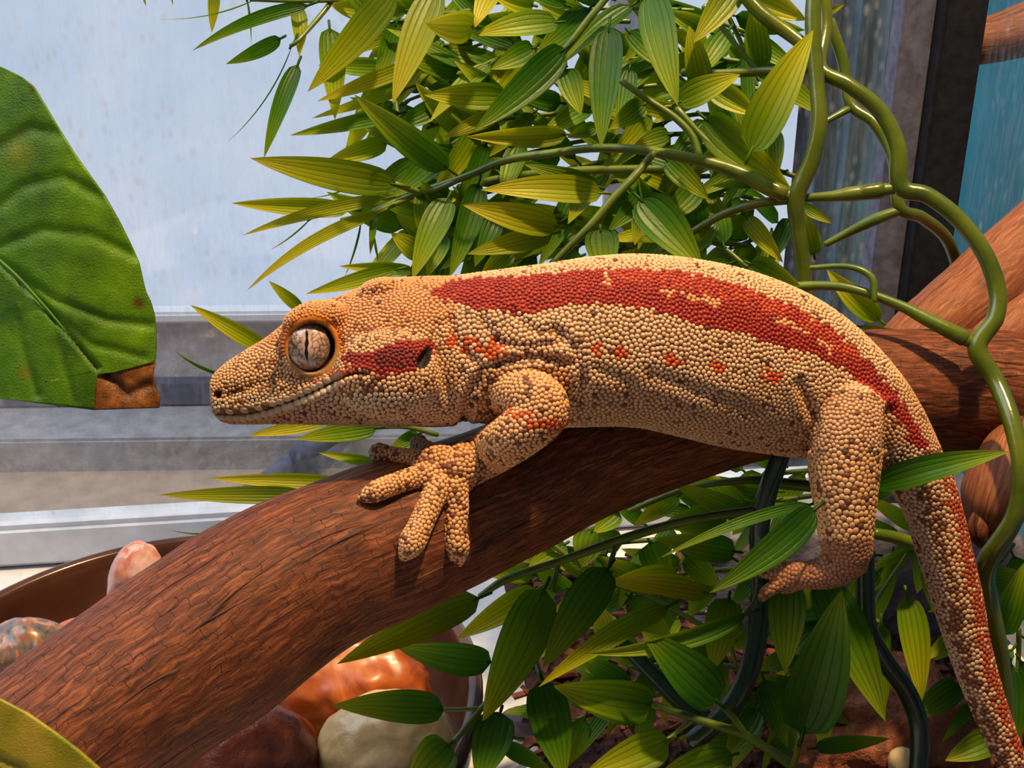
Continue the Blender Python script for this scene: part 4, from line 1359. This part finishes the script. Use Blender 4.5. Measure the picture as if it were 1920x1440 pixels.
SPRAY = [
    (403, -20, 397, 61, 22, .250, .250, 'leaf_olive', A()), (480, -2, 299, 36, 7, .248, .246, 'leaf_deep', A(roll=1.2)), (463, 0, 471, 82, 8, .25, .25, 'leaf_deep', A(roll=1.0)), (262, -30, 274, 12, 8, .25, .25, 'leaf_deep', A()), (318, -30, 324, 10, 6, .25, .25, 'leaf_deep', A()),
    (578, 10, 361, 95, 26, .246, .242, 'leaf_deep', A(curve=.05)), (526, 72, 424, 120, 30, .243, .241, 'leaf_deep', A(roll=.3)), (556, 12, 561, 106, 32, .249, .247, 'leaf_olive', A(roll=.3)), (558, 122, 495, 296, 34, .242, .239, 'leaf_deep', A(roll=-.2)),
    (548, 84, 420, 272, 7, .245, .243, 'leaf_deep', A(curve=-.05, roll=1.2)), (618, 54, 628, 224, 50, .246, .243, 'leaf', A(roll=.2)), (738, -14, 577, 172, 62, .236, .230, 'leaf_olive', A(roll=.2)), (775, 46, 640, 106, 28, .248, .245, 'leaf_olive', A()),
    (818, -18, 736, 194, 66, .234, .228, 'leaf_olive', A(roll=-.2)), (775, 122, 595, 190, 32, .246, .242, 'leaf_olive', A()), (765, 165, 584, 222, 22, .249, .246, 'leaf', A()), (750, 212, 544, 254, 30, .246, .242, 'leaf_deep', A()),
    (840, 316, 665, 178, 60, .232, .226, 'leaf_deep', A(roll=.25)), (725, 268, 608, 305, 38, .249, .246, 'leaf', A()), (742, 346, 470, 297, 62, .238, .232, 'leaf_olive', A(roll=.1)), (655, 393, 434, 381, 36, .244, .240, 'leaf_olive', A()),
    (725, 372, 456, 441, 26, .243, .238, 'leaf_olive', A(curve=.03)), (715, 398, 463, 545, 24, .241, .234, 'leaf_olive', A(curve=.06)), (580, 412, 504, 470, 6, .246, .244, 'leaf_deep', A(roll=1.0)), (840, 372, 773, 524, 56, .236, .231, 'leaf', A(roll=-.2)),
    (897, 345, 843, 520, 52, .238, .233, 'leaf_deep', A(roll=.3)), (798, 360, 790, 446, 42, .245, .243, 'leaf', A()), (795, 480, 733, 437, 42, .246, .244, 'leaf', A()), (775, 508, 636, 499, 26, .243, .240, 'leaf', A()), (745, 505, 574, 551, 32, .240, .236, 'leaf', A()),
    (565, 580, 504, 527, 24, .236, .232, 'leaf_olive', A()), (676, 418, 645, 522, 8, .246, .244, 'leaf_deep', A(roll=1.0)), (702, 404, 694, 478, 14, .246, .244, 'leaf', A()), (700, 440, 711, 499, 5, .247, .246, 'leaf_deep', A()), (690, 330, 576, 372, 6, .248, .246, 'leaf_deep', A(roll=1.)), 
    (660, 372, 578, 370, 6, .249, .247, 'leaf_deep', A(roll=1.)), (730, 90, 655, 40, 40, .250, .247, 'leaf_deep', A()), (820, 200, 740, 240, 40, .247, .243, 'leaf_deep', A()), (860, 130, 760, 110, 46, .248, .244, 'leaf_deep', A()), (870, 310, 800, 270, 44, .246, .244, 'leaf_deep', A()),
    (690, 20, 620, 10, 40, .25, .248, 'leaf_olive', A()), (760, 60, 690, 110, 40, .251, .248, 'leaf_deep', A()), (830, 440, 800, 520, 40, .245, .242, 'leaf_deep', A()), (930, 400, 890, 500, 46, .243, .240, 'leaf_deep', A()), (960, 470, 900, 520, 40, .242, .239, 'leaf', A()),
]
UNDER = [
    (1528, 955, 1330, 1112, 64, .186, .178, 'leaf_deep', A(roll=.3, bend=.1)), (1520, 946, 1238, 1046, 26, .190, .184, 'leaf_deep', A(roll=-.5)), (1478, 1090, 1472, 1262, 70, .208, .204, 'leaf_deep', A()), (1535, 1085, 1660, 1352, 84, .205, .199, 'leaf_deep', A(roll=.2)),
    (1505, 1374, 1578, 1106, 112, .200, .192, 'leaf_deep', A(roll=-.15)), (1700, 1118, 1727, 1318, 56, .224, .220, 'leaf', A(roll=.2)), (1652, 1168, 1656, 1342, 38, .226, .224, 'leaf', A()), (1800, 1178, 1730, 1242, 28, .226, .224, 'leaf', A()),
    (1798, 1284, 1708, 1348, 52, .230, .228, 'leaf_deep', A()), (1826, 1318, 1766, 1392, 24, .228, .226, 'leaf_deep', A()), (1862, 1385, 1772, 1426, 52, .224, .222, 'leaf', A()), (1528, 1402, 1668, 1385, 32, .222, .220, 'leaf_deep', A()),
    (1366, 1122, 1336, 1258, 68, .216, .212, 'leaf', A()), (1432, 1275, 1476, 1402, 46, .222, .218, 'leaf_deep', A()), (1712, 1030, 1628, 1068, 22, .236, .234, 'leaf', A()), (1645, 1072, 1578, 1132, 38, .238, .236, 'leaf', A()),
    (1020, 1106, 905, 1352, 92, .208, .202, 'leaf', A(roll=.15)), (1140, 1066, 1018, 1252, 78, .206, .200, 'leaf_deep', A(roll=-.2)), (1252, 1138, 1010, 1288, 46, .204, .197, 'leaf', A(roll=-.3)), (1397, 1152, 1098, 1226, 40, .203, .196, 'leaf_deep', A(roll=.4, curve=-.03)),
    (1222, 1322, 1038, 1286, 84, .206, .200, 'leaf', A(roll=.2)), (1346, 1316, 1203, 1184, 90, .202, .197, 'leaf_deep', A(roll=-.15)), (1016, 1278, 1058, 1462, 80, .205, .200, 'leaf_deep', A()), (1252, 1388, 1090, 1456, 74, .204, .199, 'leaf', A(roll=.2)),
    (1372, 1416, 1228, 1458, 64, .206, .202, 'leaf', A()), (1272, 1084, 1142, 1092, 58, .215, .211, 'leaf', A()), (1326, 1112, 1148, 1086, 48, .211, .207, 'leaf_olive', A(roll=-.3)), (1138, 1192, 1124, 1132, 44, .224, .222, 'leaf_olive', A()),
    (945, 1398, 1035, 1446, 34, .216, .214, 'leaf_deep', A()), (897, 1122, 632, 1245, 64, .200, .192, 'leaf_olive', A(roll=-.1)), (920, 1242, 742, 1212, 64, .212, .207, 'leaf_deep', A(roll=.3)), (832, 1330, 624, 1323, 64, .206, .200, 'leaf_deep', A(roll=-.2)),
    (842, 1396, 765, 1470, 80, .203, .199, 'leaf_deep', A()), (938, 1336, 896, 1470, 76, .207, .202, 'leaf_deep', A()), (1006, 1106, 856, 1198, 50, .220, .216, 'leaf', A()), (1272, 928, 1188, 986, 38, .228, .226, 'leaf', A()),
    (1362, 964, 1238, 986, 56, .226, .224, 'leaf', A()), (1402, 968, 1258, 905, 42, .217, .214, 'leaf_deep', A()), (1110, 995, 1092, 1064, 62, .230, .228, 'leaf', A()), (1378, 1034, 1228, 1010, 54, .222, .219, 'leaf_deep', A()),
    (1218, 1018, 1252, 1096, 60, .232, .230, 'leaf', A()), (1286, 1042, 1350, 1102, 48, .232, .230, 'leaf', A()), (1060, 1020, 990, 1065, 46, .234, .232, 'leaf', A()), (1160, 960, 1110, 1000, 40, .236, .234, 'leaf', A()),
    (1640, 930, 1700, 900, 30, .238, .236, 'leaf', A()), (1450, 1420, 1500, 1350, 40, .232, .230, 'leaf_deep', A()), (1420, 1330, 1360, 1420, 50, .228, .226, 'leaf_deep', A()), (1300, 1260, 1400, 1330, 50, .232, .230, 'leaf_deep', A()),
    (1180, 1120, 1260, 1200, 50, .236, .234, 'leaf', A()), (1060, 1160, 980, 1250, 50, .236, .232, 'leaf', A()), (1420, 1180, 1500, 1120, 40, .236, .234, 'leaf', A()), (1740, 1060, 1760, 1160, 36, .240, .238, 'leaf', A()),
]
BEHIND = [
    (505, 658, 357, 572, 34, .232, .226, 'leaf_olive', A()), (418, 702, 326, 656, 9, .232, .230, 'leaf_deep', A(roll=.8)), (610, 790, 466, 817, 28, .226, .222, 'leaf_olive', A()), (706, 802, 555, 823, 38, .222, .219, 'leaf', A()),
    (705, 868, 597, 849, 20, .226, .224, 'leaf', A()), (640, 905, 395, 897, 30, .220, .215, 'leaf_olive', A()), (575, 928, 299, 928, 34, .216, .210, 'leaf_olive', A()), (440, 990, 317, 993, 7, .218, .216, 'leaf_deep', A(roll=.9)),
    (785, 814, 728, 846, 30, .226, .224, 'leaf_deep', A()),
]
for pl_, lst in ((loop_vine, LOOP), (spray, SPRAY), (under, UNDER), (behind, BEHIND)):
    for bx, by, tx, ty, w, d, d2, mt_, kw in lst:
        add_leaf(pl_, bx, by, tx, ty, w, d, d2, mt_, bend=kw.pop('bend', random.uniform(.02, .09)), cup=random.uniform(.1, .45), **kw)

# twigs of the other sprays
for pts in ([(880, 330, .2405, 6), (790, 362, .2445, 6), (700, 398, .243, 5), (640, 412, .243, 4)], [(640, -20, .252, 5), (600, 30, .249, 5), (560, 75, .245, 4), (545, 86, .245, 4)], [(660, 0, .25, 4), (560, 2, .249, 4), (470, -1, .248, 4)],
            [(840, 320, .246, 5), (760, 250, .247, 5), (740, 160, .249, 5), (760, 60, .25, 5), (800, -30, .25, 5)], [(740, 345, .239, 6), (800, 360, .242, 6), (880, 328, .2405, 6)]):
    tube('twig', pts, M['twig'], spray, 8, 4)
for pts in ([(1466, 850, .2045, 17), (1440, 920, .207, 19), (1424, 990, .209, 19), (1426, 1070, .211, 19), (1424, 1160, .212, 20), (1404, 1260, .212, 20), (1366, 1330, .213, 20), (1300, 1390, .215, 19)],
            [(1575, 870, .2120, 15), (1595, 930, .2100, 16), (1614, 985, .2085, 17), (1622, 1040, .2080, 17), (1622, 1110, .209, 17.5), (1628, 1180, .210, 18), (1660, 1240, .211, 18), (1702, 1300, .212, 18), (1724, 1370, .213, 18), (1720, 1480, .214, 18)],
            [(1120, 1165, .228, 13), (1190, 1230, .226, 15), (1260, 1300, .223, 17), (1330, 1370, .218, 17)]):
    tube('stem', pts, M['vine_dark'], under, 16, 6)
for pts in ([(900, 1118, .2065, 6), (950, 1086, .207, 8), (1050, 1052, .208, 8), (1180, 1006, .208, 9), (1300, 974, .2085, 9), (1432, 955, .2085, 9)], [(1222, 1320, .206, 7), (1310, 1350, .2065, 8), (1400, 1380, .207, 9), (1480, 1432, .208, 10), (1540, 1480, .21, 10)],
            [(1300, 1350, .2066, 6), (1270, 1372, .206, 5), (1250, 1388, .205, 5)], [(1400, 1380, .207, 6), (1370, 1340, .205, 6), (1346, 1318, .203, 5)], [(940, 1290, .207, 5), (905, 1325, .207, 6), (870, 1368, .206, 6), (840, 1404, .204, 6)],
            [(832, 1331, .206, 4), (870, 1330, .2065, 4), (900, 1328, .207, 4)], [(1500, 1378, .2005, 6), (1492, 1420, .204, 6), (1480, 1450, .208, 7)], [(1035, 1105, .208, 5), (1048, 1055, .208, 5)], [(1142, 1062, .2065, 5), (1158, 1015, .208, 5)],
            [(1640, 1000, .2145, 11), (1680, 1008, .216, 12), (1730, 1026, .219, 13)], [(1180, 958, .226, 5), (1290, 915, .225, 6), (1402, 900, .222, 8), (1450, 905, .222, 11), (1520, 912, .220, 11), (1600, 930, .218, 10)], [(1700, 1040, .234, 4), (1660, 1100, .233, 4), (1630, 1150, .231, 4), (1652, 1168, .228, 4)],
            [(1395, 1152, .203, 4), (1415, 1125, .206, 4), (1424, 1090, .210, 5)], [(1018, 1280, .205, 5), (1005, 1240, .208, 5), (1000, 1200, .212, 5)], [(1020, 1010, .232, 5), (1120, 1080, .232, 5), (1220, 1120, .232, 5), (1330, 1180, .23, 5)],
            [(1380, 1250, .232, 4), (1365, 1180, .23, 4), (1368, 1122, .217, 4)]):
    tube('twig', pts, M['twig'], under, 9, 5)
for pts in ([(820, 815, .226, 5), (760, 800, .224, 5), (700, 802, .2225, 4)], [(780, 880, .222, 4), (680, 890, .221, 4), (600, 905, .2195, 4)]):
    tube('twig', pts, M['twig'], behind, 8, 4)

# ---- denser growth further back: side twigs with leaves down both sides
def back_twig(plant_, p0, p1, d, n, wr, lr, mats, rg):
    pts = [(p0[0], p0[1], d, 5), ((p0[0] + p1[0]) / 2 + rg.uniform(-20, 20), (p0[1] + p1[1]) / 2 - rg.uniform(0, 25), d + .002, 4.5), (p1[0], p1[1], d, 3)]
    tube('twig', pts, M['twig'], plant_, 7, 4)
    ang = math.atan2(p1[1] - p0[1], p1[0] - p0[0])
    for k in range(n):
        t_ = (k + .6) / n
        x = p0[0] + (p1[0] - p0[0]) * t_; y = p0[1] + (p1[1] - p0[1]) * t_ - 18 * math.sin(math.pi * t_)
        a = ang + (1 if k % 2 else -1) * rg.uniform(.35, 1.1)
        L_ = rg.uniform(*lr)
        ox, oy = x + 14 * math.cos(a), y + 14 * math.sin(a)
        add_leaf(plant_, ox, oy, ox + L_ * math.cos(a), oy + L_ * math.sin(a) + 12, rg.uniform(*wr), d, d + rg.uniform(-.006, .004), rg.choice(mats),
                 roll=rg.uniform(-.7, .7), bend=rg.uniform(.0, .08), cup=rg.uniform(.1, .4), nr=11, nc=7)


rg = random.Random(11)
UP = [((1180, 40), (880, 90)), ((1240, 120), (900, 170)), ((1260, 200), (880, 230)), ((1300, 250), (930, 300)), ((1330, 330), (960, 380)), ((1340, 400), (990, 450)), ((1400, 460), (1120, 480)),
      ((1120, -10), (800, 20)), ((1400, 60), (1200, 60)), ((1480, 180), (1290, 150)), ((1450, 300), (1240, 330)), ((1010, 130), (760, 190)), ((1000, 260), (780, 300)), ((980, 440), (800, 470)), ((1500, 430), (1360, 470)), ((880, 20), (680, 60)), ((900, 100), (700, 150))]
for k, (a_, b_) in enumerate(UP):
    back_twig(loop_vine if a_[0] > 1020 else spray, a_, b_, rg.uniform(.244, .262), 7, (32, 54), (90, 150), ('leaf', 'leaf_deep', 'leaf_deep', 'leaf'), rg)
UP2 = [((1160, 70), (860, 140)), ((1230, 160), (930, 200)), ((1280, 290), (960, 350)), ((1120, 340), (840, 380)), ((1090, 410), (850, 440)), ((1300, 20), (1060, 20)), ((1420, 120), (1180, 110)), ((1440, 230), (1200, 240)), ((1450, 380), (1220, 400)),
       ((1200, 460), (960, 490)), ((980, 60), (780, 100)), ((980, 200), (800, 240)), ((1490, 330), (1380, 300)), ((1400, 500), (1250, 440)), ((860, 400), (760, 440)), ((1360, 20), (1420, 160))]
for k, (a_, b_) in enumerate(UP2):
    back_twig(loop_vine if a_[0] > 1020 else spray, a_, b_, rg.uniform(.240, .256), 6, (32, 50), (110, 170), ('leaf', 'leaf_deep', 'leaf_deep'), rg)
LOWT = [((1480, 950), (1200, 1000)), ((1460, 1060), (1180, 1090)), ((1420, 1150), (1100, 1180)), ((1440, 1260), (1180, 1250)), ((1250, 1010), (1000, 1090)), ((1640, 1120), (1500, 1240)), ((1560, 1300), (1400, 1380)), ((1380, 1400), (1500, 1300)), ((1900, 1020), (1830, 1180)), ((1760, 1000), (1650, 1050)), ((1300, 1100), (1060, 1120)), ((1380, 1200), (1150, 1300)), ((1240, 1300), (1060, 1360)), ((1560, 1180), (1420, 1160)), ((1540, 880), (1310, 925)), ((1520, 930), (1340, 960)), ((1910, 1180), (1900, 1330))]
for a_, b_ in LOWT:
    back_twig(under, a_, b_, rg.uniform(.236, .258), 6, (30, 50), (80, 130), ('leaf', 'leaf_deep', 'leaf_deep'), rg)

# ------------------------------------------------------------------ broad leaves on the left
def mat_broad(name, c0, c1, c2, ns=3.0):
    t = NT(name)
    co = t.n('ShaderNodeUVMap').outputs[0]
    f = t.noise(co, ns, 5, 0.6)
    c = t.ramp(f, [(0.3, c0), (0.55, c1), (0.75, c2)])
    v = t.n('ShaderNodeAttribute', attribute_name='Col').outputs['Color']
    c = t.mix(1.0, c, v, 'MULTIPLY')
    nrm = t.bump(t.noise(co, 70.0, 3), 0.0002, 0.6)
    a = t.bsdf(c, 0.42, 0.4, nrm)
    tr = t.n('ShaderNodeBsdfTranslucent'); t.l(c, tr.inputs[0])
    m = t.n('ShaderNodeMixShader'); m.inputs[0].default_value = 0.45
    t.l(a, m.inputs[1]); t.l(tr.outputs[0], m.inputs[2])
    return t.done(m.outputs[0])


M['broad'] = mat_broad('broad_leaf_green', col(66, 108, 4), col(108, 156, 6), col(150, 188, 16))
M['dead'] = mat_broad('dead_leaf_brown', col(84, 46, 22), col(160, 98, 46), col(216, 142, 70), 11.0)
M['yellowing'] = mat_broad('yellowing_leaf', col(130, 134, 16), col(190, 168, 36), col(220, 186, 80))


def sheet(name, left, right, d, mat, parent, veins=None, ncol=44, nrow=70, curl=0.0, thick=.0005, spots=(), rim=None):
    """leaf blade between two outlines given top to bottom in pixels; own depth, curl and thickness"""
    Lp = np.array(left, float); Rp = np.array(right, float)
    y = np.linspace(0, 1, nrow)
    Lc = np.stack([np.interp(y, np.linspace(0, 1, len(Lp)), Lp[:, k]) for k in (0, 1)], -1)
    Rc = np.stack([np.interp(y, np.linspace(0, 1, len(Rp)), Rp[:, k]) for k in (0, 1)], -1)
    t_ = np.linspace(0, 1, ncol)
    X = Lc[:, None, :] * (1 - t_[None, :, None]) + Rc[:, None, :] * t_[None, :, None]
    X = X.reshape(-1, 2)
    dd = np.full(len(X), d) + curl * ((X[:, 0] - 150) / 300.0) ** 2
    c = np.ones((len(X), 3))
    if veins:
        for line, wdt, dep, dk in veins:
            q, _ = seg_dist(X[:, 0], X[:, 1], line)
            g_ = np.exp(-(q / wdt) ** 2)
            dd += dep * g_
            c *= (1 - dk * g_)[:, None]
    for sx, sy, r_, cc in spots:
        q = np.hypot(X[:, 0] - sx, X[:, 1] - sy)
        g_ = np.clip(1.6 - q / r_, 0, 1)[:, None]
        c = c * (1 - g_) + np.array(cc) * g_
    if rim:
        q, _ = seg_dist(X[:, 0], X[:, 1], right)
        g_ = np.exp(-(q / rim[0]) ** 2)[:, None]
        c = c * (1 - g_) + np.array(rim[1]) * g_
    V = np.array([P(x_, y_, e_) for (x_, y_), e_ in zip(X, dd)])
    V2 = V + CF * thick
    F = grid_faces(nrow, ncol, False)
    n_ = len(V)
    b = np.concatenate([np.arange(ncol), np.arange(1, nrow) * ncol + ncol - 1, (nrow - 1) * ncol + np.arange(ncol - 2, -1, -1), np.arange(nrow - 2, 0, -1) * ncol])
    b2 = np.roll(b, -1)
    FE = np.stack([b, b2, b2 + n_, b + n_], -1)
    uv = np.vstack([X, X]) / 300.0
    return link(name, np_mesh(name, np.vstack([V, V2]), [F[:, ::-1], F + n_, FE], uv, np.vstack([c, c])), mat, parent)


bl = empty('broad_leaf', P(60, 500, .165), 'large green pothos leaf with a brown dead tip facing the gecko', 'leaf')
RIGHT = [(-40, 112), (5, 126), (40, 143), (62, 160), (85, 198), (110, 240), (140, 288), (170, 330), (196, 366), (222, 412), (244, 456), (260, 492), (266, 520), (272, 545), (282, 566), (289, 590), (292, 620), (292, 650), (290, 678), (268, 684), (240, 691), (214, 698), (184, 693), (178, 730), (175, 769)]
LEFT = [(-150, 160), (-190, 230), (-215, 300), (-230, 380), (-235, 450), (-232, 520), (-220, 580), (-200, 630), (-170, 670), (-130, 702), (-80, 725), (-30, 740), (0, 747)]
VE = [([(-200, 330), (0, 490), (70, 560), (140, 640), (182, 690)], 5, .0006, .25), ([(20, 505), (100, 560), (200, 600), (285, 610)], 9, .0004, .16), ([(-20, 470), (80, 430), (170, 440), (255, 480)], 10, .0004, .16), ([(-60, 440), (40, 350), (120, 330), (190, 370)], 11, .0004, .18), ([(-100, 400), (-10, 280), (60, 240), (110, 250)], 12, .0004, .18),
      ([(80, 570), (170, 645), (270, 670)], 8, .0003, .12), ([(40, 530), (40, 640), (70, 740)], 9, .0004, .14), ([(100, 600), (120, 680), (140, 755)], 8, .0003, .12), ([(-40, 460), (-60, 600), (-20, 720)], 10, .0004, .15)]
sheet('blade', LEFT, RIGHT, .165, M['broad'], bl, VE, curl=.012, ncol=90, nrow=130, spots=[(260, 568, 9, (1.2, .3, .25)), (60, 166, 5, (1.2, .4, .3)), (38, 246, 4, (1.8, .6, .3)), (45, 700, 12, (1.5, .8, .5)), (35, 290, 26, (1.5, .9, .6))])
sheet('dead_tip', [(184, 693), (179, 715), (177, 742), (175, 769)], [(291, 677), (286, 700), (292, 728), (299, 745), (297, 765)], .1652, M['dead'], bl, [([(200, 700), (240, 740), (280, 720)], 10, .0006, .3)], ncol=30, nrow=24, curl=.012)
M['rib'] = mat_plain('leaf_rib', col(52, 104, 12), 0.5, 0.3, 0.1, 300)
tube('midrib', [(-200, 328, .1655, 5), (0, 490, .1656, 4.5), (70, 560, .1657, 3.5), (140, 640, .1658, 2.5), (182, 688, .1659, 1.2)], M['rib'], bl, 8, 4)

yl = empty('yellowing_leaf', P(60, 1420, .135), 'yellow-green leaf edge with a pale rim in the bottom corner by the branch', 'leaf')
sheet('blade', [(-120, 1290), (-160, 1360), (-150, 1440), (-110, 1540)], [(-60, 1290), (0, 1312), (50, 1338), (100, 1372), (150, 1410), (195, 1450), (230, 1500), (240, 1560)], .135, M['yellowing'], yl, [([(-100, 1380), (40, 1440), (150, 1540)], 6, .0005, .25)], curl=.004, ncol=40, nrow=40, rim=(9, (1.1, 1.2, 2.2)))
